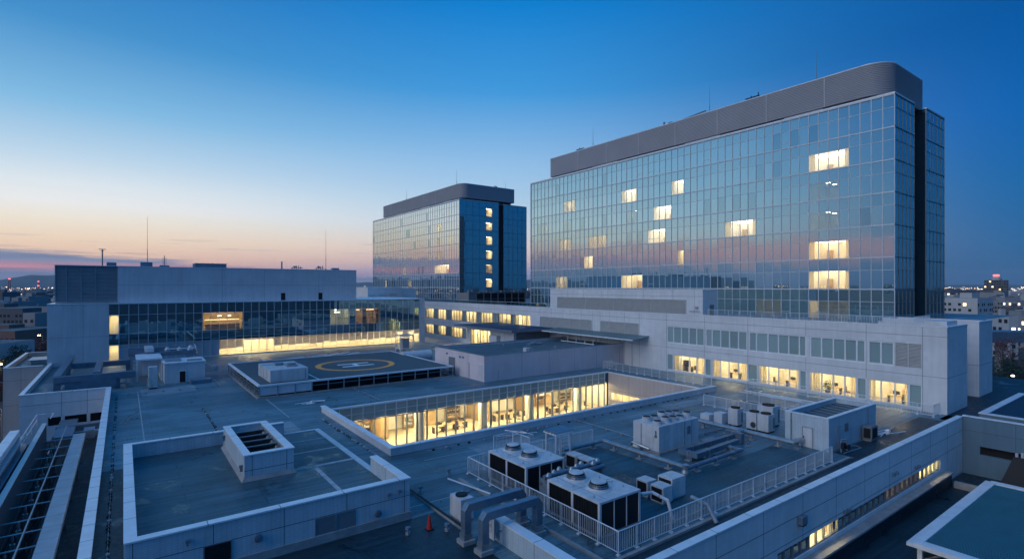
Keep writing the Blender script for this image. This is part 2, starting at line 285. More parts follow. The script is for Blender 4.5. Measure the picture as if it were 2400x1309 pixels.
# ------------------------------------------------------------------ mesh builder
class MB:
    def __init__(s): s.v = []; s.f = []; s.m = []
    def quad(s, *p, mi=0):
        n = len(s.v); s.v += [tuple(q) for q in p]; s.f.append(tuple(range(n, n + len(p)))); s.m.append(mi); return s
    def box(s, x0, x1, y0, y1, z0, z1, mi=0):
        if x0 > x1: x0, x1 = x1, x0
        if y0 > y1: y0, y1 = y1, y0
        if z0 > z1: z0, z1 = z1, z0
        n = len(s.v)
        s.v += [(x0, y0, z0), (x1, y0, z0), (x1, y1, z0), (x0, y1, z0), (x0, y0, z1), (x1, y0, z1), (x1, y1, z1), (x0, y1, z1)]
        for q in ((3, 2, 1, 0), (4, 5, 6, 7), (0, 1, 5, 4), (1, 2, 6, 5), (2, 3, 7, 6), (3, 0, 4, 7)):
            s.f.append(tuple(n + i for i in q)); s.m.append(mi)
        return s
    def bx(s, ax, p0, p1, a0, a1, z0, z1, mi=0):
        return s.box(p0, p1, a0, a1, z0, z1, mi) if ax == 'x' else s.box(a0, a1, p0, p1, z0, z1, mi)
    def pane(s, ax, p, a0, a1, z0, z1, mi=0, tilt=0.0):
        """a quad facing -x or -y, very slightly out of true"""
        j = lambda: random.uniform(-tilt, tilt)
        d = j(); e = j()
        cs = [(a0, z0, -d - e), (a1, z0, d - e), (a1, z1, d + e), (a0, z1, -d + e)]
        P = [(p + o, a, z) if ax == 'x' else (a, p + o, z) for a, z, o in cs]
        if ax == 'x': P = P[::-1]
        return s.quad(*P, mi=mi)
    def prism(s, pts, z0, z1, mi=0, mtop=None):
        n = len(s.v); k = len(pts)
        s.v += [(x, y, z0) for x, y in pts] + [(x, y, z1) for x, y in pts]
        for i in range(k):
            j = (i + 1) % k; s.f.append((n + i, n + j, n + k + j, n + k + i)); s.m.append(mi)
        s.f.append(tuple(n + k + i for i in range(k))); s.m.append(mi if mtop is None else mtop)
        s.f.append(tuple(n + i for i in reversed(range(k)))); s.m.append(mi)
        return s
    def lathe(s, cx, cy, prof, n=20, mi=0):
        b = len(s.v); k = len(prof)
        for i in range(n):
            a = 2 * math.pi * i / n
            for r, z in prof: s.v.append((cx + r * math.cos(a), cy + r * math.sin(a), z))
        for i in range(n):
            j = (i + 1) % n
            for q in range(k - 1):
                s.f.append((b + i * k + q, b + j * k + q, b + j * k + q + 1, b + i * k + q + 1)); s.m.append(mi)
        s.f.append(tuple(b + i * k + k - 1 for i in range(n))); s.m.append(mi)
        s.f.append(tuple(b + i * k for i in reversed(range(n)))); s.m.append(mi)
        return s
    def tube(s, pts, r, n=10, mi=0, square=False):
        """a pipe (or a square duct) along a polyline, mitred at the bends"""
        P = [Vector(p) for p in pts]; rings = []
        for i, p in enumerate(P):
            d0 = (P[i] - P[i - 1]).normalized() if i else None
            d1 = (P[i + 1] - P[i]).normalized() if i < len(P) - 1 else None
            d = d1 if d0 is None else d0 if d1 is None else (d0 + d1).normalized()
            k = 1.0
            if d0 is not None and d1 is not None: k = 1 / max(0.5, d.dot(d0))
            up = Vector((0, 0, 1)) if abs(d.z) < 0.9 else Vector((0, 1, 0)) if abs(d.y) < 0.5 else Vector((1, 0, 0))
            a = d.cross(up).normalized(); b = a.cross(d).normalized()
            nn = 4 if square else n; off = math.pi / 4 if square else 0; rr = r * math.sqrt(2) if square else r
            ring = []
            for q in range(nn):
                t_ = 2 * math.pi * q / nn + off
                o = a * math.cos(t_) * rr + b * math.sin(t_) * rr
                if k > 1.001:
                    bis = (d1 - d0).normalized(); o = o + bis * o.dot(bis) * (k - 1)
                ring.append(len(s.v)); s.v.append(tuple(p + o))
            rings.append(ring)
        for A, B in zip(rings, rings[1:]):
            nn = len(A)
            best = min(range(nn), key=lambda sh: sum((Vector(s.v[A[q]]) - Vector(s.v[B[(q + sh) % nn]])).length for q in range(nn)))
            for q in range(nn):
                s.f.append((A[q], A[(q + 1) % nn], B[(q + 1 + best) % nn], B[(q + best) % nn])); s.m.append(mi)
        s.f.append(tuple(reversed(rings[0]))); s.m.append(mi); s.f.append(tuple(rings[-1])); s.m.append(mi)
        return s
    def build(s, name, mats, parent=None, bevel=0.0, smooth=False):
        if not isinstance(mats, (list, tuple)): mats = [mats]
        o = parent; off = Vector((0, 0, 0))
        while o is not None:
            off = off + Vector(o.location); o = o.parent
        me = bpy.data.meshes.new(name)
        me.from_pydata([tuple(Vector(q) - off) for q in s.v], [], s.f)
        for m in mats: me.materials.append(m)
        me.polygons.foreach_set('material_index', s.m)
        if smooth: me.polygons.foreach_set('use_smooth', [True] * len(s.f))
        me.update()
        ob = bpy.data.objects.new(name, me); C.objects.link(ob)
        if parent is not None: ob.parent = parent
        if bevel:
            bv = ob.modifiers.new('bevel', 'BEVEL'); bv.width = bevel; bv.segments = 2; bv.limit_method = 'ANGLE'
        return ob
def tag(o, label=None, cat=None, group=None, kind=None):
    if label: o['label'] = label
    if cat: o['category'] = cat
    if group: o['group'] = group
    if kind: o['kind'] = kind
    return o
def thing(name, label, cat, loc=(0, 0, 0), group=None, rz=0):
    o = bpy.data.objects.new(name, None); C.objects.link(o); o.location = loc; o.rotation_euler = (0, 0, rz); o.empty_display_size = 0.3
    return tag(o, label, cat, group)
def kids(o): return [c for c in list(C.objects) if c.parent is o]
def dup(root, loc, label=None, rz=None):
    r = root.copy(); C.objects.link(r); r.location = loc
    if rz is not None: r.rotation_euler = (0, 0, rz)
    if label: r['label'] = label
    for ch in kids(root):
        c = ch.copy(); C.objects.link(c); c.parent = r
        for g in kids(ch):
            d = g.copy(); C.objects.link(d); d.parent = c
    return r
def struct(name, mb, mats): return tag(mb.build(name, mats), kind='structure')

def wall(mb, ax, p, a0, a1, z0, z1, rows=(), th=0.35, mi=0):
    """a wall whose outer face lies at p; rows = [(zb, zt, [(h0, h1), ...])] are window openings"""
    z = z0
    for zb, zt, holes in sorted(rows):
        if zb > z: mb.bx(ax, p, p + th, a0, a1, z, zb, mi)
        a = a0
        for h0, h1 in sorted(holes):
            if h0 > a + 1e-4: mb.bx(ax, p, p + th, a, h0, zb, zt, mi)
            a = h1
        if a < a1 - 1e-4: mb.bx(ax, p, p + th, a, a1, zb, zt, mi)
        z = zt
    if z < z1: mb.bx(ax, p, p + th, a0, a1, z, z1, mi)
    return mb
def joints(mb, ax, p, vs, hs, a0, a1, z0, z1, mi, w=0.03, skip=()):
    """sealant lines 3 mm proud of a wall face"""
    for a in vs:
        zz = [z0] + sorted(sum([[s[2], s[3]] for s in skip if s[0] < a < s[1]], [])) + [z1]
        for u, v in zip(zz[::2], zz[1::2]):
            if v - u > 0.02: mb.bx(ax, p - 0.003, p + 0.01, a - w / 2, a + w / 2, u, v, mi)
    for z in hs:
        aa = [a0] + sorted(sum([[s[0], s[1]] for s in skip if s[2] < z < s[3]], [])) + [a1]
        for u, v in zip(aa[::2], aa[1::2]):
            if v - u > 0.02: mb.bx(ax, p - 0.004, p + 0.01, u, v, z - w / 2, z + w / 2, mi)
def coping(mb, ax, p0, p1, a0, a1, z, mi=0, h=0.07, o=0.05, seam=None, ms=1):
    mb.bx(ax, p0 - o, p1 + o, a0, a1, z, z + h, mi)
    if seam:
        a = a0 + seam
        while a < a1 - 0.3:
            mb.bx(ax, p0 - o - 0.003, p1 + o + 0.003, a - 0.012, a + 0.012, z + 0.01, z + h + 0.003, ms); a += seam
def window(par, ax, p, cuts, z0, z1, glass, frame=MULL, fw=0.07, depth=0.14, inset=0.05, label=None, tilt=0.004, bars=(), name='window'):
    """frame with mullions at the cuts, panes as a child; one window = one part"""
    f = MB(); a0, a1 = cuts[0], cuts[-1]; q0, q1 = p + inset, p + inset + depth
    f.bx(ax, q0, q1, a0, a1, z0, z0 + fw); f.bx(ax, q0, q1, a0, a1, z1 - fw, z1)
    for i, a in enumerate(cuts):
        lo = a if i == 0 else a - fw if i == len(cuts) - 1 else a - fw / 2
        f.bx(ax, q0, q1, lo, lo + fw, z0 + fw, z1 - fw)
    for zb in bars: f.bx(ax, q0 + .01, q1 - .01, a0 + fw, a1 - fw, zb - .02, zb + .02)
    w = f.build(name, frame, par)
    if label: w['label'] = label
    g = MB()
    gl = glass if isinstance(glass, list) else [glass]
    for i, (u, v) in enumerate(zip(cuts, cuts[1:])):
        g.pane(ax, p + inset + depth * 0.6, u + 0.02, v - 0.02, z0 + 0.02, z1 - 0.02, mi=i % len(gl) if len(gl) > 1 else 0, tilt=tilt)
    g.build('glazing', gl, w)
    return w
def room(par, ax, p, a0, a1, z0, z1, depth, lamp=LAMP, wallm=RWALL, floor=RFLOOR, lw=0.5, curtains=0, name='lit_room', woods=(), lampfrac=0.75):
    """a real room behind the glass: five inner faces, a ceiling lamp"""
    m = MB(); q = p + depth
    def Q(c, mi): m.quad(*[((pp, aa, zz) if ax == 'x' else (aa, pp, zz)) for pp, aa, zz in c], mi=mi)
    Q([(p, a0, z0), (q, a0, z0), (q, a1, z0), (p, a1, z0)], 1)
    Q([(p, a0, z1), (p, a1, z1), (q, a1, z1), (q, a0, z1)], 0)
    Q([(q, a0, z0), (q, a0, z1), (q, a1, z1), (q, a1, z0)], 0)
    Q([(p, a0, z0), (p, a0, z1), (q, a0, z1), (q, a0, z0)], 0)
    Q([(p, a1, z0), (q, a1, z0), (q, a1, z1), (p, a1, z1)], 0)
    n = max(1, int((a1 - a0) / 2.4)); s = (a1 - a0) / n
    for i in range(n):
        c = a0 + s * (i + .5)
        m.bx(ax, p + depth * .25, p + depth * .25 + lw, c - s * lampfrac / 2, c + s * lampfrac / 2, z1 - 0.06, z1 - 0.02, 2)
        if depth > 3: m.bx(ax, p + depth * .65, p + depth * .65 + lw, c - s * lampfrac / 2, c + s * lampfrac / 2, z1 - 0.06, z1 - 0.02, 2)
    for (u, v, zt) in woods: m.bx(ax, q - 0.5, q - 0.02, u, v, z0 + 0.01, zt, 3)
    r = m.build(name, [wallm, floor, lamp, RWOOD], par)
    if curtains:
        c = MB(); spans = []
        if curtains < .5:
            w_ = min(1.0, (a1 - a0) * (.12 + curtains * .4)); spans = [(a0 + .1, a0 + .1 + w_ * random.uniform(.6, 1)), (a1 - .1 - w_ * random.uniform(.6, 1), a1 - .1)]
        else:
            a = a0 + .1
            while a < a1 - .5:
                w_ = random.uniform(.3, 1.1)
                if random.random() < curtains: spans.append((a, min(a + w_, a1 - .05)))
                a += w_ + .02
        for u, v in spans:
            k = max(3, int((v - u) / .11)); pts = [(p + 0.30 + (.04 if i % 2 else -.04), u + (v - u) * i / k) for i in range(k + 1)]
            for (pa, ya), (pb, yb) in zip(pts, pts[1:]):
                c.quad(*[((pp, aa, zz) if ax == 'x' else (aa, pp, zz)) for pp, aa, zz in ((pa, ya, z0 + .05), (pb, yb, z0 + .05), (pb, yb, z1 - .08), (pa, ya, z1 - .08))])
        if c.f: c.build('curtain', CURT, r)
    return r
def louvre(par, ax, p, a0, a1, z0, z1, n, mat=LOUV, verts=(), name='louvre', label=None, back=None):
    back = back or LOUVD; m = MB(); m.bx(ax, p + 0.16, p + 0.2, a0, a1, z0, z1, 1)
    st_ = (z1 - z0) / n
    for i in range(n):
        z = z0 + i * st_
        P = [(p + 0.0, z), (p + 0.15, z + st_ * 0.72), (p + 0.15, z + st_ * 0.72 + 0.03), (p + 0.0, z + 0.04)]
        c = [((pp, a, zz) if ax == 'x' else (a, pp, zz)) for a in (a0, a1) for pp, zz in P]
        for q in ((0, 1, 5, 4), (1, 2, 6, 5), (2, 3, 7, 6), (3, 0, 4, 7), (0, 3, 2, 1), (4, 5, 6, 7)): m.quad(*[c[i2] for i2 in q])
    for a in verts: m.bx(ax, p - 0.03, p + 0.05, a - 0.04, a + 0.04, z0, z1)
    for a in (a0, a1): m.bx(ax, p - 0.04, p + 0.2, a - 0.05, a + 0.05, z0 - .05, z1 + .05)
    m.bx(ax, p - 0.035, p + 0.2, a0 + .05, a1 - .05, z1, z1 + .05); m.bx(ax, p - 0.035, p + 0.2, a0 + .05, a1 - .05, z0 - .05, z0)
    o = m.build(name, [mat, back], par)
    if label: o['label'] = label
    return o
# ------------------------------------------------------------------ ground
g = MB().quad((-15400, -2400, -16), (15400, -2400, -16), (15400, 15400, -16), (-15400, 15400, -16))
struct('ground', g, surf('asphalt', (0.05, 0.052, 0.055), 0.85, var=0.4, scale=0.02))

# ------------------------------------------------------------------ the podium we look down on
CX0, CX1, CY0, CY1 = 15.9, 55.2, 36.3, 52.4
pod = thing('hospital_podium', 'broad flat-roofed lower building with a sunken lit courtyard in its grey felt roof', 'building', (20, 50, 0))
m = MB()
for x0, x1, y0, y1 in ((-1.2, CX0 - .35, 14.75, 105), (CX0 - .35, 62.94, 14.75, CY0 - .35), (CX1, 62.94, CY0 - .35, CY1 + .3), (CX0 - .35, 53.3, CY1 + .3, 105), (53.3, 62.94, CY1 + .3, 70), (-8.6, -1.2, 76.4, 105)):
    m.quad((x0, y0, 0), (x1, y0, 0), (x1, y1, 0), (x0, y1, 0))
m.build('roof', ROOF, pod)
m = MB()
for x0, x1, y0, y1 in ((12.3, 15.4, 26.9, 26.99), (1.3, 1.38, 44, 75), (9.2, 11.4, 47, 47.06), (16, 30, 56.6, 56.66), (12.4, 12.5, 52, 62), (17, 54, 33.6, 33.66), (-6.0, -5.9, 77, 104), (18.5, 40, 15.5, 15.56), (55.6, 62, 46.6, 46.65)):
    MB().quad((x0, y0, .004), (x1, y0, .004), (x1, y1, .004), (x0, y1, .004)).build('seam_tape', SEAM, pod)
m = MB()
for x0, x1, y0, y1 in ((1.6, 7.0, 71.5, 76.4), (21, 27, 29, 34.5), (44, 52, 33, 35.4), (10.2, 12.2, 43, 50.5)):
    MB().quad((x0, y0, .008), (x1, y0, .008), (x1, y1, .008), (x0, y1, .008)).build('felt_patch', PATCH, pod)
m = MB(); m.box(15.5, 55.75, 35.9, CY0, 0, .5).box(15.5, CX0, CY0, CY1, 0, .5)
coping(m, 'y', 35.9, CY0, 15.45, 55.8, .5, 1, seam=2.4, ms=2, o=.03); coping(m, 'x', 15.5, CX0, CY0 + .03, CY1 + .3, .5, 1, seam=2.4, ms=2, o=.03)
m.box(CX0, CX1 + .1, CY1 - .05, CY1 + .3, 0, .16, 1).box(CX1 - .05, CX1 + .25, CY0 + .03, CY1 - .05, 0, .12, 1)
m.build('courtyard_parapet', [WALLB, COPING, JOINT], pod)
# courtyard walls
m = MB(); wall(m, 'x', CX1, CY0, CY1, -9, 0, [(-3.72, -2.66, [(46.4, 52.2)])], .3)
joints(m, 'x', CX1, [40.2, 44.4, 48.6], [-2.25, -5.2], CY0, CY1, -9, 0, 1, skip=[(46.4, 52.2, -3.72, -2.66)])
m.build('courtyard_end_wall', [BEIGE, JOINT], pod)
m = MB(); m.box(CX0 - .3, CX0, CY0, CY1, -9, 0).box(CX0, CX1, CY0 - .3, CY0, -9, 0); m.build('courtyard_wall', BEIGE, pod)
MB().quad((CX0, CY0, -5.2), (CX1, CY0, -5.2), (CX1, CY1, -5.2), (CX0, CY1, -5.2)).build('courtyard_floor', CONC, pod)
window(pod, 'x', CX1, [46.4, 47.3, 48.6, 49.9, 50.9, 52.2], -3.72, -2.66, GLC, fw=.06, label='lit strip window in the courtyard end wall')
room(pod, 'x', CX1 + .3, 46.3, 52.3, -4.6, -2.5, 3.0, curtains=0.5)
cut = [CX0 + .15 + 1.203 * i for i in range(33)]
for i, (s, e) in enumerate(((0, 8), (8, 16), (16, 24), (24, 32))):
    c = cut[s:e + 1]
    window(pod, 'y', CY1, c, -4.75, -1.38, GLC, frame=MULLD, fw=.09, depth=.24, inset=-.04, name='courtyard_window', tilt=.002)  # darker frame colour stands in for mullions seen against the light
    m = MB()
    for a, b in zip(c, c[1:]):
        m.pane('y', CY1 + .1, a + .02, b - .02, -1.36, .0, tilt=.003)
    for a in c[:-1] if i < 3 else c: m.box(a - .04, a + .04, CY1 - .02, CY1 + .12, -1.38, 0, 1)
    m.box(c[0], c[-1], CY1 + .02, CY1 + .13, -.72, -.69, 1)
    m.build('glass_fascia', [GLW, MULL], pod)
rm = MB(); x0, x1, y0, y1, z0, z1 = CX0, CX1, CY1 + .3, 59.5, -4.85, -1.3
rm.quad((x0, y0, z0), (x1, y0, z0), (x1, y1, z0), (x0, y1, z0), mi=1).quad((x0, y0, z1), (x0, y1, z1), (x1, y1, z1), (x1, y0, z1)).quad((x0, y1, z0), (x1, y1, z0), (x1, y1, z1), (x0, y1, z1))
rm.quad((x0, y0, z0), (x0, y1, z0), (x0, y1, z1), (x0, y0, z1)).quad((x1, y0, z0), (x1, y0, z1), (x1, y1, z1), (x1, y1, z0))
x = x0 + .8
while x < x1 - 2:
    rm.box(x, x + 1.3, y0 + .5, y0 + .9, z1 - .06, z1 - .02, 2).box(x, x + 1.3, y0 + 2.9, y0 + 3.2, z1 - .06, z1 - .02, 2); x += 2.4
for u, v, d, zt in ((17.4, 21.2, 1.2, -3.7), (23.0, 23.9, 3.5, -1.9), (28.6, 31.2, 1.0, -3.2), (36.2, 37.2, 4.0, -1.9), (43.8, 44.8, 3.0, -2.0), (46, 50, .8, -3.6)):
    rm.box(u, v, y1 - d, y1 - .02, z0 + .01, zt, 3)
rm.build('courtyard_hall', [RWALL, RFLOOR, LAMPH, RWOOD], pod)
for x in (26.4, 34.75, 41.85, 50.2):
    MB().lathe(x, CY1 + .95, [(.55, -4.84), (.55, -1.31)], 20).build('column', RWALL, pod, smooth=False)
# outer parapets and walls
m = MB(); rows = [(-2.86, -2.0, [(28.0, 54.2)])]
wall(m, 'y', 14.4, 10, 60.1, -16, .6, rows, .35)
m.box(-1.5, 10, 14.4, 14.75, -16, .6)
joints(m, 'y', 14.4, [22.4, 26.6, 30.8, 35.0, 39.2, 43.4, 47.6, 51.8, 56], [-.55, -1.75], 10, 60.1, -2.0, .6, 1)
joints(m, 'y', 14.4, [22.4, 26.6, 56, 58.5], [-4.2], 10, 60.1, -8, -2.0, 1)
coping(m, 'y', 14.4, 14.75, -1.55, 60.15, .6, 2, seam=3, ms=1)
m.build('front_wall', [WALL, JOINT, COPING], pod)
wx = [28.0]
while wx[-1] < 53.9: wx.append(wx[-1] + .9357)
for i in range(0, 28, 4):
    c = wx[i:i + 5]; lit = i in (4, 24); half = i in (16, 20)
    window(pod, 'y', 14.4, c, -2.86, -2.0, GLC if lit or half else GLS, frame=MULLD, fw=.07, inset=.08, label='lit end of the low strip window' if i == 24 else None)
    if lit or half: room(pod, 'y', 14.78, c[0] + .05, c[-1] - .05, -3.1, -1.9, 2.4, lamp=LAMP if lit else LAMPD, curtains=.55 if lit else .7, lampfrac=.8 if lit else .2)
m = MB(); m.box(-1.5, -1.2, 14.75, 76.0, -6, .6); m.box(-8.9, -8.6, 76.4, 105, -16, .6)
coping(m, 'x', -1.5, -1.2, 14.8, 76.4, .6, 1, seam=2.0, ms=2, o=.09); coping(m, 'x', -8.9, -8.6, 76.5, 105, .6, 1, seam=3, ms=2)
wall(m, 'y', 76.0, -8.9, -1.2, -16, .6, [(-3.0, -2.05, [(-6.6, -5.5), (-5.2, -3.3), (-3.0, -1.9)])], .4)
joints(m, 'y', 76.0, [-5.45, -3.25], [-.55], -8.9, -1.5, -2.0, .6, 3)
coping(m, 'y', 76.0, 76.4, -8.95, -1.59, .6, 1, seam=2.2, ms=2, o=.05)
m.box(-6.6, -1.9, 76.5, 77, -3.2, -1.9, 4)
m.build('west_wall', [WALL, COPING, JOINT, JOINT, DARK], pod)

# pit with pipe racks along the west side
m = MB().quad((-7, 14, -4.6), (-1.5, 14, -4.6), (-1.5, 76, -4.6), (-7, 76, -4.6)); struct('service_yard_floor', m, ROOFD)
ow = MB(); ow.box(-7.3, -6.75, 18, 58, -16, .55); coping(ow, 'x', -7.3, -6.75, 18, 58, .55, 1, o=.02, seam=3, ms=2); ow.box(-6.75, -6.2, 18, 58, -1.2, -.5, 3).box(-6.75, -6.4, 18, 58, -.1, .1, 3)
tag(ow.build('boundary_wall', [WALL, COPING, JOINT, DUCT]), 'low outer wall with pale stepped coping along the pipe yard', 'wall')
sw = thing('yard_screen_wall', 'ribbed grey screen wall standing in the pipe yard', 'wall', (-5.9, 50, -4.6))
m = MB(); m.box(-6.0, -5.75, 20, 65, -4.6, -.5)
y = 20.2
while y < 65: m.box(-5.75, -5.72, y, y + .06, -4.6, -.55); y += .3
m.build('panel', LOUVD, sw)
m = MB(); m.box(-6.03, -5.70, 20, 65, -.5, -.44); m.build('cap', LOUV, sw)
m = MB()
for y in (55, 58, 61, 64.5): m.tube([(-6.35, y, -.5), (-6.35, y, .5)], .03)
m.tube([(-6.35, 55, .5), (-6.35, 64.5, .5), (-5.2, 64.5, .5), (-5.2, 62, .5)], .03); m.tube([(-6.35, 55, 0), (-6.35, 64.5, 0)], .025); m.build('guard_rail', RAILM, sw)
tr = thing('cable_duct', 'long flat pale metal duct running down the pipe yard', 'duct', (-3.3, 50, -4.6))
m = MB(); m.box(-3.72, -2.85, 20, 63.7, -1.85, -1.5)
y = 22
while y < 63: m.box(-3.725, -2.845, y, y + .02, -1.845, -1.495, 1); y += 1.8
m.build('casing', [surf('worn_duct_metal', (.46, .50, .54), .45, metal=.2, var=.25, scale=.8), JOINT], tr, bevel=.015)
for y in range(24, 64, 6): MB().box(-3.4, -3.2, y, y + .12, -4.6, -1.85).build('support', GALV, tr)
MB().box(-3.0, -2.2, 63.75, 65.2, -2.1, -1.3).box(-2.2, -1.55, 64, 64.8, -2.0, -1.5).build('end_box', GALV, tr, bevel=.02)
rk = thing('pipe_rack', 'steel frame of cross bars and dark pipes in the pipe yard', 'pipe rack', (-4.6, 45, -4.6))
for i, y in enumerate([23, 25, 27, 29, 31, 33.2, 35.5, 38, 40.4, 42.5, 45.3, 48, 51, 54, 57, 60, 63]):
    b = MB(); b.tube([(-5.75, y, -1.7), (-3.7, y, -1.7)], .05, 6); b.tube([(-5.0, y, -4.6), (-5.0, y, -1.7)], .06, 6); b.box(-5.12, -4.88, y - .1, y + .1, -3.2, -2.2); b.build('cross_bar', GALV, rk)
for x, z, r in ((-4.35, -1.1, .045), (-5.35, -2.0, .05), (-4.6, -2.1, .04), (-4.95, -3.6, .12), (-4.05, -2.4, .06), (-5.6, -2.9, .07), (-4.8, -2.6, .10), (-5.2, -2.7, .13), (-4.2, -3.2, .16), (-5.5, -3.4, .2)):
    MB().tube([(x, 18, z), (x, 66, z)], r, 10).build('pipe', GALV if z > -2 else DUCT if r > .14 else COIL, rk, smooth=False)
m = MB(); m.box(-5.5, -4.0, 67, 75.5, -2.6, -2.35).box(-5.5, -1.6, 69, 69.4, -2.9, -2.5).box(-5.6, -1.6, 71.5, 72, -2.7, -2.3).box(-5.6, -1.7, 74, 74.6, -3.6, -3.1); m.build('platform', DUCT, rk)
m = MB(); m.tube([(-2.1, 20, -4.54), (-2.1, 62, -4.54)], .04, 5)
for i in range(70): y = 20 + i * .6; m.box(-2.16, -2.04, y, y + .25, -4.6, -4.5)
tag(m.build('ground_cable', SEAM), 'pale cable on small blocks along the foot of the dark parapet wall', 'cable')

# low block to the west
lb = thing('low_side_building', 'low beige building with flat dark roof at the far left edge', 'building', (-11, 110, -16))
m = MB(); m.box(-13.3, -9.25, 100, 121, -16, .3); m.box(-13.3, -13.0, 100, 121, .3, .9).box(-13.0, -9.25, 100, 100.3, .3, .9).box(-13, -9.25, 120.7, 121, .3, .9)
joints(m, 'y', 100, [-11.5], [-.9, -4.3, -7.8], -13.3, -9.25, -16, .9, 1); m.build('wall', [BEIGE, JOINT], lb)
m = MB(); coping(m, 'x', -13.3, -13, 100, 121, .9); coping(m, 'y', 100, 100.3, -12.95, -9.25, .9); coping(m, 'y', 120.7, 121, -12.95, -9.25, .9); m.build('coping', COPING, lb)
MB().quad((-13, 100.3, .31), (-9.25, 100.3, .31), (-9.25, 120.7, .31), (-13, 120.7, .31)).build('roof', ROOF2, lb)
tag(MB().box(-11.3, -9.4, 108, 112, .31, .9).box(-11.6, -9.4, 107.6, 112.4, .9, 1.0).build('roof_hatch', GALV), 'flat metal hatch on the roof of the low beige building', 'hatch')

# ------------------------------------------------------------------ near raised block with the sunk skylight
nb = thing('raised_roof_block', 'small-tiled white block with dark felt roof and parapet nearest the camera', 'building', (6, 34, 0))
x0, x1, y0, y1, zt, zr = .05, 12.2, 25.8, 42.0, 2.05, 1.2
m = MB(); wall(m, 'y', y0, x0, x1, .35, zt, [(.35, 1.25, [(2.72, 3.82)]), (.35, 1.17, [(7.33, 9.29)])][:0], .35)
m.box(x0, x0 + .35, y0 + .35, y1, .0, zt).box(x1 - .35, x1, y0 + .35, 30.4, .0, zt).box(x0 + .35, 9.6, y1 - .3, y1, .0, zt).box(x1 - .35, x1, 30.4, 42, 0, zr + .02).box(9.6, x1 - .35, 41.7, 42, 0, zr + .02)
joints(m, 'y', y0, [.3, 3.1, 5.95, 8.85, 11.9], [1.2], x0, x1, .35, zt, 1); joints(m, 'x', x1 - .35, [28.2], [], 26, 30.4, 1.2, zt, 1)
m.build('wall', [TILE, JOINT], nb)
MB().box(x0 - .04, x1 + .05, y0 - .08, y0 + .3, 0, .35).build('plinth', CONC, nb)
MB().quad((x0 + .3, y0 + .3, zr), (x1 - .3, y0 + .3, zr), (x1 - .3, y1 - .2, zr), (x0 + .3, y1 - .2, zr)).build('roof', ROOF2, nb)
m = MB()
for a, b, c, d in ((9.3, 9.55, 26.3, 33.0), (8.2, 12.0, 36.4, 36.55), (8.2, 11.9, 33.2, 33.5), (11.82, 11.9, 30.5, 41.9), (8.3, 11.9, 39.2, 39.3)): MB().quad((a, c, zr + .005), (b, c, zr + .005), (b, d, zr + .005), (a, d, zr + .005)).build('seam_tape', SEAM, nb)
m = MB(); coping(m, 'y', y0, y0 + .35, x0 - .05, x1 + .05, zt, 0, seam=2.9, ms=1); coping(m, 'x', x0, x0 + .35, y0 + .4, y1 - .3, zt, 0, seam=2.2, ms=1); coping(m, 'x', x1 - .35, x1, y0 + .4, 30.4, zt, 0, seam=2.2, ms=1); coping(m, 'y', y1 - .3, y1, x0 - .05, 9.6, zt, 0, seam=2.5, ms=1)
m.build('coping', [COPING, JOINT], nb)
for a, b, zz in ((2.72, 3.82, 1.22), (7.33, 8.3, 1.17), (8.34, 9.29, 1.17)):
    d = MB().box(a + .04, b - .04, y0 - .012, y0 + .02, .38, zz - .04).build('door', LOUVD if a > 3 else COIL, nb)
    f = MB(); f.box(a, a + .05, y0 - .03, y0 + .02, .36, zz).box(b - .05, b, y0 - .03, y0 + .02, .36, zz).box(a + .05, b - .05, y0 - .03, y0 + .02, zz - .05, zz); f.build('door_frame', LOUVD, d)
for x, z in ((10.42, .68), (4.85, 1.0)):
    v = MB(); v.tube([(x, y0 + .02, z), (x, y0 - .16, z)], .17, 18); v.tube([(x, y0 - .16, z), (x, y0 - .2, z)], .12, 14); v.build('vent_cap', DUCT, nb)
for x, z in ((2.15, 1.62), (11.6, 1.55), (11.0, 1.5)):
    v = MB(); v.box(x - .07, x + .07, y0 - .16, y0, z - .06, z + .06); v.tube([(x, y0 - .08, z - .06), (x, y0 - .08, z - .2)], .03, 8); v.build('wall_light', DUCT, nb)
sk = thing('roof_air_shaft', 'white tiled shaft box with dark blades in its open top on the near block roof', 'air shaft', (6.8, 37, 1.2))
a0, a1, b0, b1, z0, z1 = 5.5, 8.15, 33.0, 40.7, 1.2, 2.62
m = MB(); m.box(a0, a1, b0, b0 + .32, z0, z1).box(a0, a1, b1 - .32, b1, z0, z1).box(a0, a0 + .32, b0 + .32, b1 - .32, z0, z1).box(a1 - .36, a1, b0 + .32, b1 - .32, z0, z1)
joints(m, 'y', b0, [a0 + .4, a1 - .4], [1.78], a0, a1, z0, z1, 1); joints(m, 'x', a0, [b1 - .4], [], b0, b1, z0, z1, 1); m.build('wall', [TILE, JOINT], sk)
m = MB(); n = len(m.v)
o = .16; m.v += [(a0 - o, b0 - o, z0 + .005), (a1 + o, b0 - o, z0 + .005), (a1 + o, b1 + o, z0 + .005), (a0 - o, b1 + o, z0 + .005), (a0 - .004, b0 - .004, z0 + .24), (a1 + .004, b0 - .004, z0 + .24), (a1 + .004, b1 + .004, z0 + .24), (a0 - .004, b1 + .004, z0 + .24)]
for q in ((0, 1, 5, 4), (1, 2, 6, 5), (2, 3, 7, 6), (3, 0, 4, 7)): m.f.append(q); m.m.append(0)
m.build('base_flashing', CONC, sk)
m = MB(); coping(m, 'y', b0, b0 + .32, a0 - .04, a1 + .04, z1, 0, .06, .04); coping(m, 'y', b1 - .32, b1, a0 - .04, a1 + .04, z1, 0, .06, .04); coping(m, 'x', a0, a0 + .32, b0 + .36, b1 - .36, z1, 0, .06, .04, 2.2); coping(m, 'x', a1 - .36, a1, b0 + .36, b1 - .36, z1, 0, .06, .04, 2.2)
m.build('coping', [COPING, JOINT], sk)
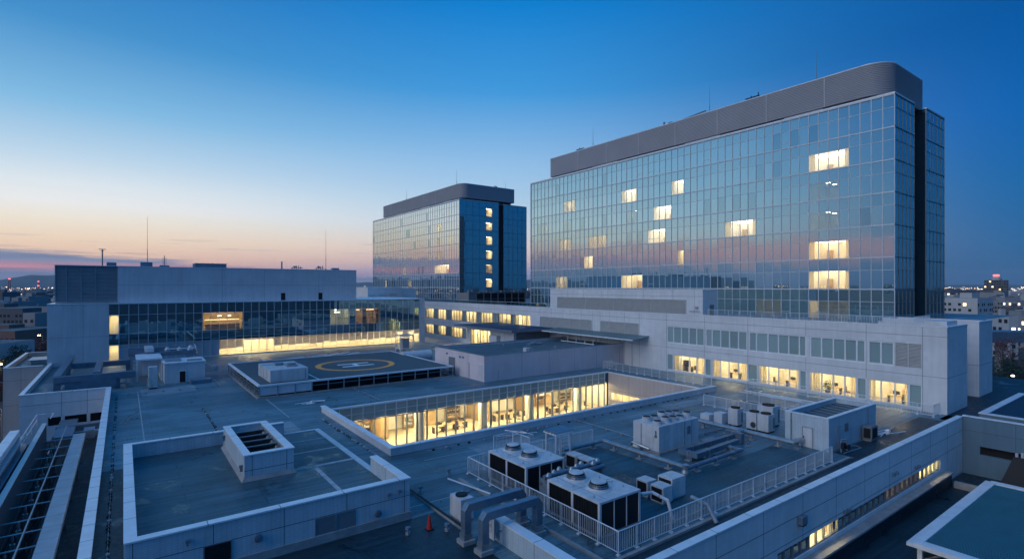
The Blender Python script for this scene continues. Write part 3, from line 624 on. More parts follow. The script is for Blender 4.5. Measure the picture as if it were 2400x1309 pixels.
MB().box(a0 + .32, a1 - .36, b0 + .32, b1 - .32, z0, z0 + .3).build('shaft_bottom', DARK, sk)
for i in range(5):
    y = b0 + .9 + i * 1.28
    q = MB(); q.quad((a0 + .42, y, z1 - .12), (a1 - .46, y, z1 - .12), (a1 - .46, y + .9, z1 - .75), (a0 + .42, y + .9, z1 - .75)); q.box(a0 + .36, a1 - .4, y - .03, y + .03, z1 - .14, z1 - .08, 1); q.build('blade', [LOUVD, GALV], sk)
m = MB(); m.box(a0 + .36, a0 + .42, b0 + .4, b1 - .6, z1 - .3, z1 - .1).box(a1 - .46, a1 - .4, b0 + .4, b1 - .6, z1 - .3, z1 - .1); m.build('blade_frame', GALV, sk)
for y, z in ((39.9, 2.1), (33.5, 1.85)): MB().box(a0 - .18, a0, y, y + .16, z, z + .14).box(a0 - .14, a0 - .02, y + .02, y + .12, z - .22, z).build('junction_box', LOUVD, sk)

# ------------------------------------------------------------------ central raised block
cb = thing('central_block', 'one-storey pinkish panelled block with dark flat roof beside the landing pad', 'building', (50, 63, 0))
m = MB(); m.box(37, 62.9, 56.5, 56.85, 0, 3.3).box(37, 37.3, 56.85, 69.4, 0, 3.3).box(37, 62.9, 69.4, 69.7, 0, 3.3)
joints(m, 'y', 56.5, [43.0, 47.8, 52.6, 57.0], [], 37, 62.9, 0, 3.3, 2); joints(m, 'x', 37, [60.4], [], 56.5, 69.7, 0, 3.3, 2); joints(m, 'y', 56.5, [39.2], [], 37, 62.9, .1, 1.3, 2)
m.build('wall', [PINKW, BEIGE, JOINT], cb)
MB().quad((37.3, 56.85, 3.02), (62.9, 56.85, 3.02), (62.9, 69.4, 3.02), (37.3, 69.4, 3.02)).build('roof', ROOF2, cb)
m = MB(); coping(m, 'y', 56.5, 56.85, 36.96, 62.9, 3.3, 0, .05, .03); coping(m, 'x', 37, 37.3, 56.9, 69.4, 3.3, 0, .05, .03); coping(m, 'y', 69.4, 69.7, 36.96, 62.9, 3.3, 0, .05, .03); m.build('coping', LOUVD, cb)
d = MB().box(36.98, 37.02, 63.75, 65.6, .05, 2.35).build('door', LOUVD, cb); MB().box(36.95, 37.02, 63.65, 63.75, .02, 2.42).box(36.95, 37.02, 65.6, 65.7, .02, 2.42).box(36.95, 37.02, 63.75, 65.6, 2.35, 2.42).build('door_frame', COPING, d)
d = MB().box(36.97, 37.02, 57.0, 57.75, .05, 2.0).build('door', WHITE, cb); d['label'] = 'narrow white door near the corner'; MB().box(36.9, 37.0, 56.95, 57.8, 2.05, 2.12).build('door_hood', COPING, d)
for y, z in ((62.3, 2.5), (61.5, 2.5), (65.9, 2.6)): MB().box(36.82, 37, y, y + .2, z, z + .22).build('wall_light', LOUVD, cb)
MB().tube([(36.95, 60.1, .1), (36.95, 60.1, 2.0), (36.95, 60.5, 2.0)], .035, 8).build('drain_pipe', GALV, cb)
# ------------------------------------------------------------------ left building with the glazed front
lbg = thing('glazed_side_wing', 'long two-storey building with a dark glass front and white end wall behind the landing pad', 'building', (20, 105, 0))
Y0 = 105.0; bay = 53.78 / 42; lc = [-1.84 + bay * i for i in range(43)]
m = MB(); m.box(-9.2, -1.84, Y0, Y0 + .4, -16, 9.4); m.box(51.94, 53.2, Y0, Y0 + .4, 0, 9.4); m.box(-9.2, -8.9, Y0 + .4, 128, -16, 9.4); m.box(52.9, 53.2, Y0 + .4, 128, -1, 9.4); m.box(-9.2, 53.2, 127.7, 128, -16, 9.4)
joints(m, 'y', Y0, [-5.0], [4.35], -9.2, -1.84, 0, 9.4, 1)
m.build('wall', [WALLB, JOINT], lbg)
MB().box(-9.25, 53.25, Y0 - .06, 128, 9.4, 9.5).build('roof', COPING, lbg)
def lit_bay(i): return 10 <= i <= 14 or 27 <= i <= 29 or 31 <= i <= 34
for za, zb, gm, nm in ((7.62, 9.3, GLL, 'spandrel_band'), (4.6, 7.58, GLL, 'window_band'), (2.85, 4.56, GLL, 'spandrel_band')):
    f = MB(); f.box(lc[0], lc[-1], Y0 + .02, Y0 + .16, za - .04, za + .02)
    if zb > 9: f.box(lc[0], lc[-1], Y0 + .02, Y0 + .16, zb, zb + .1)
    for c in lc: f.box(c - .035, c + .035, Y0, Y0 + .16, za + .02, zb - .02)
    w = f.build(nm, MULL, lbg); p = MB()
    for i, (a, b) in enumerate(zip(lc, lc[1:])):
        if nm == 'window_band' and (i == 0 or lit_bay(i)): continue
        p.pane('y', Y0 + .1, a + .02, b - .02, za, zb, tilt=.004)
    p.build('glazing', gm, w)
for i0, i1, lamp, nm in ((10, 14, LAMPO, 'dim window glowing orange at a counter'), (27, 29, LAMPD, 'dim window with a small bright lamp'), (31, 34, LAMPO, 'dim window with warm panelling behind')):
    p = MB()
    for i in range(i0, i1 + 1): p.pane('y', Y0 + .1, lc[i] + .02, lc[i + 1] - .02, 4.62, 7.56, tilt=.004)
    q = p.build('lit_window', GLCD, lbg); q['label'] = nm
    a, b = lc[i0] + .1, lc[i1 + 1] - .1; r = MB()
    for c in (((a, 109, 4.5), (b, 109, 4.5), (b, 109, 7.6), (a, 109, 7.6)), ((a, 105.2, 4.5), (b, 105.2, 4.5), (b, 109, 4.5), (a, 109, 4.5)), ((a, 105.2, 7.6), (a, 109, 7.6), (b, 109, 7.6), (b, 105.2, 7.6)), ((a, 105.2, 4.5), (a, 109, 4.5), (a, 109, 7.6), (a, 105.2, 7.6)), ((b, 105.2, 4.5), (b, 105.2, 7.6), (b, 109, 7.6), (b, 109, 4.5))): r.quad(*c)
    if lamp is LAMPO and i0 == 10: r.box(a + .5, b - .3, 106.4, 107, 4.5, 5.5, 2).box(a + .5, b - .3, 107.0, 107.3, 6.2, 6.28, 1).box(a + 2.4, a + 3.0, 106.5, 106.7, 6.9, 7.0, 3).box(a + 4.0, a + 4.5, 106.5, 106.7, 6.9, 7.0, 3)
    elif lamp is LAMPO: r.box(a + .3, a + 1.2, 106.5, 106.8, 7.3, 7.4, 1).box(b - 2.2, b - .6, 106.5, 106.8, 7.3, 7.4, 1).box(a + 1.5, a + 2.2, 105.5, 105.7, 4.5, 7.5, 2).box(b - .6, b - .1, 105.5, 105.7, 4.5, 7.5, 2)
    else: r.box(a + 1.3, a + 2.3, 106.6, 107, 6.9, 7.0, 3).box(a + 1.4, a + 1.6, 106.6, 107, 7.3, 7.5, 3)
    r.build('dim_room', [RWALL, lamp, RWOOD, LAMPW], q)
for za, zb in ((4.6, 7.55), (.4, 2.82)):
    window(lbg, 'y', Y0, [lc[0], lc[1]], za, zb, GLC, name='stair_window', label='tall lit stair window beside the white end wall', bars=(za + .9,))
    room(lbg, 'y', Y0 + .4, lc[0] + .02, lc[1] + .3, za - .2, zb + .1, 2.5, lampfrac=.95)
p = MB(); f = MB()
for i in range(1, 12): p.pane('y', Y0 + .1, lc[i] + .02, lc[i + 1] - .02, .2, 2.8, tilt=.002)
p.build('frosted_panel', GLFROST, lbg)
for c in lc[1:]: f.box(c - .03, c + .03, Y0 + .01, Y0 + .16, .2, 2.81)
f.box(lc[1], lc[-1], Y0 + .02, Y0 + .3, 0, .2); f.build('ground_floor_mullion', MULL, lbg)
for s, e in ((12, 19), (19, 26), (26, 33), (33, 42)):
    p = MB()
    for i in range(s, e): p.pane('y', Y0 + .12, lc[i] + .02, lc[i + 1] - .02, .2, 2.8, tilt=.002)
    q = p.build('lit_window', GLC, lbg)
    bl = MB()
    for i in range(s, e):
        zb = {15: 2.5, 16: 2.5, 17: 2.5, 18: 2.5, 40: 2.6, 38: 2.55, 41: 1.9}.get(i, 1.15 + (i % 3) * .08 + (.0 if i < 26 else .12))
        bl.quad((lc[i] + .05, Y0 + .3, zb), (lc[i + 1] - .05, Y0 + .3, zb), (lc[i + 1] - .05, Y0 + .3, 2.78), (lc[i] + .05, Y0 + .3, 2.78))
    bl.build('roller_blind', BLIND, q)
    room(lbg, 'y', Y0 + .45, lc[s] + (.05 if s == 12 else .015), lc[e] - .015, .05, 2.95, 4.5, lamp=LAMPS, lampfrac=.7)
# plant storey on top
m = MB(); m.box(-.7, 38.2, 106.5, 107, 9.5, 15.35).box(38.2, 38.5, 106.5, 126, 9.5, 15.35).box(-8.4, -.7, 106.9, 107, 9.5, 15.3)
joints(m, 'y', 106.5, [14.2, 21.1, 31.0], [12.35], -.7, 38.5, 9.5, 15.35, 1); m.box(-8.4, 38.5, 107, 126, 15.25, 15.32, 2); m.box(-8.4, -8.1, 107, 126, 9.5, 15.3)
m.build('plant_storey_wall', [WALLB, JOINT, COPING], lbg)
louvre(lbg, 'y', 106.62, -8.4, -.75, 9.75, 15.3, 26, surf('louvre_slate', (.34, .38, .42), .5, metal=.1, var=.1), verts=(-7.1, -5.3, -3.5))
MB().box(-8.45, 38.55, 106.44, 107.1, 15.35, 15.45).build('plant_storey_coping', COPING, lbg)
for x in (24.0, 30.9): MB().box(x, x + .75, 106.46, 106.52, 9.55, 10.9).build('door', DARK, lbg)

# ------------------------------------------------------------------ white wing under the tower
WX = 62.94
wg = thing('white_wing', 'long white panelled wing with window rows and louvres below the large tower', 'building', (WX, 60, 0))
up = [(48.34, 42.25), (42.1, 36.16), (36.0, 29.06), (28.68, 23.05), (22.85, 18.16)]
lo_ = [(48.34, 41.25), (41.12, 34.85), (34.7, 29.05), (28.75, 22.98), (22.8, 18.16)]
far = [(80.04, 85.3), (86.5, 91.0), (93.1, 97.7), (99.4, 103.95), (105.5, 110.7), (113.2, 117.3), (119.4, 124.0)]
m = MB()
rows = [(.25, 2.53, sorted((b, a) for a, b in lo_) + [(80.04, 124.0)]), (4.1, 6.53, sorted((b, a) for a, b in up) + [(53.4, 61.5), (63.4, 77.0), (80.04, 124.0)])]
wall(m, 'x', WX, 16.2, 126, -1.2, 8.24, rows, .35)
sk_ = [(b, a, .25, 2.53) for a, b in lo_] + [(b, a, 4.1, 6.53) for a, b in up] + [(53.4, 61.5, 4.1, 6.53), (63.4, 77, 4.1, 6.53), (80, 124, 4.1, 6.53), (80, 124, .25, 2.53)]
joints(m, 'x', WX, [18.12, 23.0, 29.1, 36.1, 42.2, 48.4, 53.36, 56.3, 59.4, 61.55, 63.3, 66.0, 68.8, 70.7, 73.8, 77.1, 86, 92.2, 98.5, 104.8, 111, 117.2], [7.35, 3.45], 16.2, 126, 0, 8.2, 1, skip=sk_)
m.box(WX + .35, 69.27, 16.2, 16.55, -6, 8.24).box(WX + .35, 64.2, 16.55, 17.2, 8.0, 8.24)
joints(m, 'y', 16.2, [], [3.45], WX, 69.27, 0, 8.24, 1)
m.box(68.95, 69.27, 16.55, 24, -6, 8.24).box(69.27, 76, 20, 20.4, -6, 7.9).box(WX, 110, 126, 126.4, -16, 8.24)
m.box(76, 81.3, 16.75, 17.05, -6, 8.2).box(76, 76.3, 17.05, 26, -6, 8.2).box(81.0, 81.3, 17.05, 26, -6, 8.2); joints(m, 'y', 16.75, [], [3.45], 76, 81.3, 0, 8.2, 1); joints(m, 'x', 76, [], [3.45], 16.75, 26, 0, 8.2, 1)
m.build('wall', [WALL, JOINT], wg)
m = MB(); coping(m, 'x', WX, WX + .35, 16.15, 126, 8.24, 0, .08, .04, 4.2); coping(m, 'y', 16.2, 16.55, WX + .4, 69.3, 8.24, 0, .08, .04); coping(m, 'y', 16.75, 17.05, 75.96, 81.34, 8.2, 0, .08, .04); coping(m, 'x', 76, 76.3, 17.1, 26, 8.2, 0, .08, .04); m.build('coping', [COPING, JOINT], wg)
m = MB(); m.quad((WX + .35, 16.5, 7.6), (69, 16.5, 7.6), (69, 126, 7.6), (WX + .35, 126, 7.6)).quad((69, 20.4, 7.6), (112, 20.4, 7.6), (112, 126, 7.6), (69, 126, 7.6)).quad((76.3, 17, 7.6), (81, 17, 7.6), (81, 20.4, 7.6), (76.3, 20.4, 7.6)); m.build('roof', ROOF, wg)
MB().box(64.4, 67.6, 16.6, 18.4, 7.6, 8.75).build('roof_kerb_block', WALL, wg)
upc = [[48.34, 47.23, 45.91, 44.68, 43.46, 42.25], [42.1, 41.1, 39.86, 38.61, 37.38, 36.16], [36.0, 35.0, 33.55, 32.27, 31.06, 29.85, 29.06], [28.68, 27.44, 26.21, 25.04, 23.9, 23.05], [22.85, 21.67, 20.48]]
for c in upc: window(wg, 'x', WX, c[::-1], 4.1, 6.53, GLW, frame=COPING, fw=.14, depth=.18, inset=.06, tilt=.003)
louvre(wg, 'x', WX + .04, 18.2, 20.4, 4.15, 6.48, 17, LOUV, verts=(19.3,), label='grey louvred end of the upper window row')
rows_lo = [[48.34, 47.28, 46.0, 44.68, 43.44, 42.18, 41.25], [41.12, 39.9, 38.7, 37.41, 36.16, 34.85], [34.7, 33.47, 32.27, 31.03, 29.84, 29.05], [28.75, 27.44, 26.24, 25.08, 23.9, 22.98], [22.8, 21.66, 20.45, 19.28, 18.16]]
for k, c in enumerate(rows_lo):
    lit = c[1:-1] if k == 0 else c[:-1]
    window(wg, 'x', WX, lit[::-1], .25, 2.53, GLC, frame=COPING, fw=.10, depth=.18, inset=.06, name='lit_window')
    if k == 0: window(wg, 'x', WX, [c[1], c[0]], .25, 2.53, GLW, frame=COPING, fw=.10, depth=.18, inset=.06)
    window(wg, 'x', WX, [c[-1], c[-2]], .25, 2.53, GLW, frame=COPING, fw=.10, depth=.18, inset=.06)
    room(wg, 'x', WX + .36, lit[-1] + .02, lit[0] - .02, .05, 2.75, 5.5, lamp=LAMPW2, curtains=.25 if k in (1, 3) else .12, woods=[(lit[-1] + .3, lit[-1] + 2.0, 1.9)] if k == 3 else [(lit[-1] + 1.2, lit[-1] + 2.2, 1.0)], lampfrac=.8)
for a, b in far:
    n = max(3, int((b - a) / 1.15))
    for za, zb in ((.25, 2.53), (4.1, 6.53)):
        cc = [a + (b - a) * i / n for i in range(n + 1)]
        window(wg, 'x', WX, cc, za, zb, GLC, frame=MULLD, fw=.07, inset=.1, name='lit_window', tilt=.002)
        room(wg, 'x', WX + .36, a + .02, b - .02, za - .15, zb + .15, 3.0, curtains=.82, lampfrac=.85)
for (a, b), (c, d) in zip(far, far[1:]):
    for za, zb in ((.25, 2.53), (4.1, 6.53)): window(wg, 'x', WX, [b, (b + c) / 2, c], za, zb, GLW, frame=MULLD, fw=.06, inset=.1)
louvre(wg, 'x', WX - .03, 63.45, 76.95, 4.15, 6.5, 18, LOUV, verts=(66.0, 68.8, 70.7, 73.8)); louvre(wg, 'x', WX - .03, 53.45, 61.45, 4.15, 6.5, 18, LOUV, verts=(56.3, 59.4))
ph = thing('roof_plant_house', 'white plant house with one long grey louvre on the wing roof before the tower', 'plant house', (66, 60, 7.6))
m = MB(); wall(m, 'x', 64.0, 43.2, 75.35, 7.6, 11.62, [(8.15, 10.25, [(45.8, 73.4)])], .3); m.box(64.3, 67.5, 43.2, 43.5, 7.6, 11.62).box(64.3, 67.5, 75.05, 75.35, 7.6, 11.62).box(67.2, 67.5, 43.5, 75.05, 7.6, 11.62)
joints(m, 'x', 64.0, [44.5, 48.1, 53.5, 58, 62.3, 66.5, 70.6], [10.75], 43.2, 75.35, 7.6, 11.6, 1, skip=[(45.8, 73.4, 8.15, 10.25)]); m.build('wall', [WALL, JOINT], ph)
MB().box(63.95, 67.55, 43.15, 75.4, 11.62, 11.7).build('roof', COPING, ph)
louvre(ph, 'x', 63.98, 45.85, 73.35, 8.2, 10.2, 17, LOUV, verts=(52, 59.5, 66))
MB().box(65.6, 66.6, 43.17, 43.22, 7.65, 9.6).build('door', LOUVD, ph)
m = MB(); m.tube([(63.9, 45.3, 8.7), (63.9, 43.6, 8.7)], .04, 6); m.box(63.85, 64, 43.9, 44.3, 9.0, 9.4); m.build('conduit', GALV, ph)

# pavilion, glass canopy and the low terrace between the wings
struct('terrace', MB().quad((53.3, 69.7, -.85), (62.94, 69.7, -.85), (62.94, 126, -.85), (53.3, 126, -.85)), BEIGE)
pv = thing('terrace_pavilion', 'single-storey pavilion with overhanging blue metal roof against the white wing', 'pavilion', (58, 80, -.85))
m = MB(); wall(m, 'x', 54.7, 74.2, 90, -.85, 4.35, [(.6, 3.9, [(81.5, 88.5)])], .3); m.box(55, 62.9, 74.2, 74.5, -.85, 4.35).box(55, 62.9, 89.7, 90, -.85, 4.35); m.build('wall', WALLB, pv)
window(pv, 'x', 54.7, [81.5, 82.6, 83.8, 85, 86.1, 87.3, 88.5], .6, 3.9, GLC, frame=MULLD, label='lit pavilion windows with drawn curtains'); room(pv, 'x', 55.02, 81.4, 88.6, .3, 4.1, 3.5, curtains=.6)
MB().box(54.62, 54.7, 74.15, 74.35, -.85, 4.35).build('corner_post', COPING, pv); MB().box(55.2, 62.8, 74.12, 74.2, .2, 4.0).build('dark_cladding', LOUVD, pv)
m = MB(); m.box(52.9, 62.9, 72.2, 91.6, 4.4, 4.62)
y = 72.4
while y < 91.5: m.box(52.9, 62.9, y, y + .05, 4.62, 4.67); y += .55
m.build('roof', BLUEROOF, pv); MB().box(52.84, 52.9, 72.1, 91.7, 4.36, 4.66).box(52.84, 62.9, 72.1, 72.2, 4.36, 4.66).build('gutter', LOUVD, pv)
gc = thing('glass_canopy', 'sloping ribbed glass canopy on thin posts along the white wing', 'canopy', (61, 62, 3))
m = MB(); m.v += [(59.3, 51.5, 4.35), (62.9, 51.5, 4.75), (62.9, 72, 4.75), (59.3, 72, 4.35), (59.3, 51.5, 4.4), (62.9, 51.5, 4.8), (62.9, 72, 4.8), (59.3, 72, 4.4)]
for q in ((3, 2, 1, 0), (4, 5, 6, 7), (0, 1, 5, 4), (1, 2, 6, 5), (2, 3, 7, 6), (3, 0, 4, 7)): m.f.append(q); m.m.append(0)
y = 51.6
while y < 72: m.tube([(59.3, y, 4.43), (62.9, y, 4.83)], .03, 4, 1); y += .68
m.build('glazing', [GLW, MULLD], gc); MB().box(59.2, 59.3, 51.45, 72.05, 4.3, 4.46).build('gutter', COPING, gc)
for y in (51.8, 54.2, 56.6, 59.0, 62.5, 66, 69.6): MB().tube([(59.5, y, 3.05 if y > 56.5 else 0), (59.5, y, 4.3)], .045, 6).build('post', MULLD, gc)

# ------------------------------------------------------------------ towers
def screen(par, pts, z0, z1, n, name='plant_screen', label=None):
    """ribbed metal screen around the roof plant, following an outline with one round corner"""
    m = MB(); k = len(pts); cx = sum(p[0] for p in pts) / k; cy = sum(p[1] for p in pts) / k
    prof = []
    for i in range(n):
        z = z0 + (z1 - z0) * i / n; h = (z1 - z0) / n
        prof += [(0, z), (0.09, z + h * .45), (0.09, z + h * .6)]
    prof.append((0, z1))
    N_ = []
    for i in range(k):
        a, b, c = Vector(pts[i - 1]), Vector(pts[i]), Vector(pts[(i + 1) % k])
        n1 = Vector(((b - a).y, -(b - a).x)).normalized(); n2 = Vector(((c - b).y, -(c - b).x)).normalized(); N_.append((n1 + n2).normalized())
    for o, z in prof:
        for (x, y), nn in zip(pts, N_): m.v.append((x + nn.x * o, y + nn.y * o, z))
    for r in range(len(prof) - 1):
        for i in range(k):
            j = (i + 1) % k; m.f.append((r * k + i, r * k + j, (r + 1) * k + j, (r + 1) * k + i)); m.m.append(0)
    m.f.append(tuple((len(prof) - 1) * k + i for i in range(k))); m.m.append(1)
    m.f.append(tuple(reversed(range(k)))); m.m.append(1)
    o = m.build(name, [SCREEN, LOUVD], par)
    c = MB(); c.prism([(x + nn.x * .1, y + nn.y * .1) for (x, y), nn in zip(pts, N_)], z1, z1 + .12); c.build('screen_cap', COPING, o)
    y = pts[0][1] + 5
    while y < pts[-1][1] - 2: MB().box(pts[0][0] - .115, pts[0][0] + .02, y - .04, y + .04, z0, z1).build('screen_seam', LOUV, o); y += 8.6
    return o
def tower(name, label, TX, y0, nb, bay, x1, rx0, rx1, ry, sc, lits, side_lits=(), gl=(GLT, GLSP)):
    t = thing(name, label, 'tower', (TX, y0, 7.6))
    ST = 4.22; ztop = 37.1; yl = y0 + nb * bay
    litset = set()
    for s, j0, j1, kind in lits:
        for j in range(j0, j1): litset.add((s, j))
    darkset = set()
    for _ in range(nb // 4):
        q0, q1 = random.randrange(6), random.randrange(nb)
        for q2 in range(random.randint(2, 5)): darkset.add((q0, q1 + q2))
    for s in range(7):
        zt = ztop - s * ST; zb = zt - ST; zs = zt - 1.68
        f = MB()
        f.box(TX - .06, TX + .12, y0, yl, zt - .09, zt + .07); f.box(TX - .02, TX + .1, y0, yl, zs - .03, zs + .03)
        for j in range(nb + 1): f.box(TX - .045, TX + .1, y0 + j * bay - .042, y0 + j * bay + .042, zb + .07, zt - .09)
        for j in range(nb):
            if random.random() < .06: f.box(TX - .02, TX + .06, y0 + j * bay + .04, y0 + (j + 1) * bay - .04, zb + .85, zb + .91)
        fo = f.build('storey_band', MULL, t); p = MB()
        for j in range(nb):
            a, b = y0 + j * bay + .02, y0 + (j + 1) * bay - .02
            p.pane('x', TX + .03, a, b, zs, zt, 1, tilt=.0032)
            dark = (s, j) in darkset
            if (s, j) not in litset: p.pane('x', TX + .03, a, b, zb, zs, 2 if (random.random() < (.30 if dark else .03)) else 0, tilt=.0032)
        p.build('glazing', list(gl) + [GLS], fo)
        f = MB(); p = MB(); ns = 6 if side_lits else 5; sb = (x1 - TX) / ns
        f.box(TX + .12, x1, y0 - .05, y0 + .1, zt - .06, zt + .06); f.box(TX + .12, x1, y0 - .02, y0 + .1, zs - .025, zs + .025)
        for j in range(ns + 1): f.box(max(TX + .1, TX + j * sb - .03), TX + j * sb + .03, y0 - .04, y0 + .1, zb + .06, zt - .06)
        for j in range(ns):
            a, b = TX + j * sb + .02, TX + (j + 1) * sb - .02
            p.pane('y', y0 + .03, a, b, zs, zt, tilt=.004)
            if not any(q == s and a < u < b for q, u in side_lits): p.pane('y', y0 + .03, a, b, zb, zs, tilt=.004)
        nr = 5; rb = (rx1 - rx0) / nr
        f.box(rx0, rx1, ry - .05, ry + .1, zt - .3 - .06, zt - .3 + .06)
        f.box(rx0, rx1, ry - .02, ry + .1, zs - .3 - .025, zs - .3 + .025)
        for j in range(nr + 1): f.box(rx0 + j * rb - .03, rx0 + j * rb + .03, ry - .04, ry + .1, zb - .24, zt - .36)
        for j in range(nr): p.pane('y', ry + .03, rx0 + j * rb + .02, rx0 + (j + 1) * rb - .02, zb - .3, zs - .3, tilt=.004).pane('y', ry + .03, rx0 + j * rb + .02, rx0 + (j + 1) * rb - .02, zs - .3, zt - .3, tilt=.004)
        fo = f.build('side_storey_band', MULLD, t); p.build('glazing', GLS, fo)
        for q, u in side_lits:
            if q == s:
                a = TX + int((u - TX) / sb) * sb; b = a + sb
                window(t, 'y', y0 - .02, [a + .04, b - .04], zb + .1, zs - .1, GLC, name='stair_window', bars=(zb + 1.1,)); room(t, 'y', y0 + .16, a, b, zb, zs, 3, lamp=LAMPD if s == 4 else LAMPS, lampfrac=.8)
    m = MB(); m.box(TX, rx1, y0 + .2, yl, 36.9, 37.15); m.box(x1, rx0, y0 + 2.2, y0 + 2.4, 7.6, 37); m.box(x1 - .2, x1, y0 + .12, y0 + 2.2, 7.6, 37); m.box(rx0, rx0 + .2, ry + .1, y0 + 2.3, 7.6, 36.8, 1)
    m.box(rx0, rx1, ry + .1, y0 + .2, 36.6, 36.8); m.box(rx1 - .15, rx1, ry + .1, yl, 7.6, 36.8); m.box(TX, rx1, yl - .3, yl, 7.6, 36.9); m.box(TX + .13, TX + .3, y0 + .13, y0 + .3, 7.6, 36.9)
    m.build('core_wall', [LOUVD, GLS], t)
    MB().box(TX - .08, TX + .3, y0 - .06, yl, 37.15, 37.35).box(TX + .3, x1, y0 - .06, y0 + .25, 37.15, 37.35).box(rx0, rx1, ry - .06, ry + .25, 36.86, 37.0).build('roof_edge', COPING, t)
    sx, sy, sx1, sy1, sz0, sz1, rad = sc
    pts = []
    for i in range(13):
        a = math.pi + (math.pi / 2) * i / 12
        pts.append((sx + rad + rad * math.cos(a), sy + rad + rad * math.sin(a)))
    pts += [(sx1, sy), (sx1, sy1), (sx, sy1)]
    screen(t, pts, sz0, sz1, 18)
    MB().box(sx + .5, sx1 - .5, sy + rad * .5, sy1 - .5, 37.15, sz0).build('screen_base', DARK, t)
    g = MB()
    for f0, f1 in ((.12, .2), (.36, .46), (.70, .8)): g.box(sx + .2, sx + .5, sy + (sy1 - sy) * f0, sy + (sy1 - sy) * f1, 37.2, sz0 - .02)
    g.build('pale_gap_panel', COPING, t)
    for s, j0, j1, kind in lits:
        a, b = y0 + j0 * bay, y0 + j1 * bay; zt = ztop - s * ST; zb = zt - ST; zs = zt - 1.68
        p = MB()
        for j in range(j0, j1): p.pane('x', TX + .03, y0 + j * bay + .02, y0 + (j + 1) * bay - .02, zb, zs, tilt=.004)
        q = p.build('lit_window', GLDIM if kind == 'd' else GLCT, t)
        if kind == 'b': room(q, 'x', TX + .12, a - .15, b + .15, zb + .05, zs + .1, 4.0, lw=1.5, lamp=CEILW if s < 4 else CEILY, curtains=random.choice((0, .1, .2)), woods=[(a + .4, a + 1.3, zb + 1.0), (b - 1.6, b - .9, zb + 1.5)] if b - a > 3 else [], lampfrac=random.uniform(.75, .95))
        elif kind == 'm': (room(q, 'x', TX + .12, a - .05, b + .05, zb + .05, zs + .1, 4.0, lamp=LAMPS, curtains=0, lampfrac=random.uniform(.2, .5)), MB().quad((TX + .3, a, zb + .1), (TX + .3, a, zs + .05), (TX + .3, b, zs + .05), (TX + .3, b, zb + .1)).build('roller_blind', BLINDW, q))
        else: room(q, 'x', TX + .12, a - .05, b + .05, zb + .05, zs + .1, 5.0, lamp=LAMPW, curtains=0, lampfrac=.12, lw=.3)
    return t
t1 = tower('glass_tower', 'large glass hospital tower at right with dark ribbed roof screen', 80.5, 26.14, 57, 1.334, 87.5, 90.0, 97.7, 25.5, (82.0, 27.4, 95, 96.4, 38.05, 42.35, 2.9),
           [(1, 4, 8, 'b'), (2, 5, 8, 'd'), (3, 5, 8, 'd'), (4, 4, 8, 'b'), (5, 4, 8, 'b'), (6, 4, 7, 'd'), (6, 7, 8, 'm'), (6, 11, 14, 'd'), (3, 14, 18, 'b'), (1, 32, 35, 'b'), (1, 24, 26, 'b'), (2, 26, 29, 'b'), (1, 45, 48, 'm'), (3, 27, 30, 'b'), (3, 46, 49, 'm'), (3, 38, 42, 'm'),
            (4, 41, 43, 'b'), (4, 24, 25, 'b'), (5, 47, 50, 'm'), (5, 31, 35, 'b'), (2, 32, 34, 'd'), (2, 46, 48, 'd'), (2, 52, 54, 'd')])
t2 = tower('glass_tower', 'smaller-looking glass tower behind, left of the large one, with warm sky in its front', 78.0, 132.2, 44, 1.486, 91.8, 93.2, 102.0, 131.6, (79.5, 133.4, 98.5, 190.9, 38.05, 42.2, 2.2),
           [(1, 7, 9, 'm'), (2, 3, 4, 'b'), (2, 8, 9, 'm'), (3, 12, 13, 'm'), (3, 7, 9, 'm'), (4, 4, 10, 'b'), (4, 31, 32, 'm'), (4, 24, 26, 'm'), (5, 35, 36, 'b'), (5, 21, 23, 'm'), (6, 3, 5, 'd')],
           [(0, 88.5), (1, 88.5), (2, 88.5), (3, 88.5), (4, 88.5), (5, 88.5)], (GLT2, GLT2))
# ------------------------------------------------------------------ darker coated strips of the plant area, gutter
m = MB()
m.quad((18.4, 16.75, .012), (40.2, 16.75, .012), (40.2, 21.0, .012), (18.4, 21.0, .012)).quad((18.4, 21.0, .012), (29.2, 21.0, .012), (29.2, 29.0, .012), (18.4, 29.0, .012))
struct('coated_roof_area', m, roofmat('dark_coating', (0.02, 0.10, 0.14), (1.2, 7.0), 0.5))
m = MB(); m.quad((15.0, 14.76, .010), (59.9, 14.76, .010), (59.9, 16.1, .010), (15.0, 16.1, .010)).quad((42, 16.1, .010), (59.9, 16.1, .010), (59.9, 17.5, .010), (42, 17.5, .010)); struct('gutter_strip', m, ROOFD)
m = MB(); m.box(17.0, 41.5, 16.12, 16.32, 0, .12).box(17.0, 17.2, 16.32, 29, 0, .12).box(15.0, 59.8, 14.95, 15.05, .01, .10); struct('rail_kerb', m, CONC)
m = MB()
m.quad((-1.15, 22, .006), (0.0, 22, .006), (0.0, 44, .006), (-1.15, 44, .006)).quad((.06, 14.8, .007), (13.6, 14.8, .007), (13.6, 25.6, .007), (.06, 25.6, .007)); struct('dark_roof_strip', m, ROOFD)

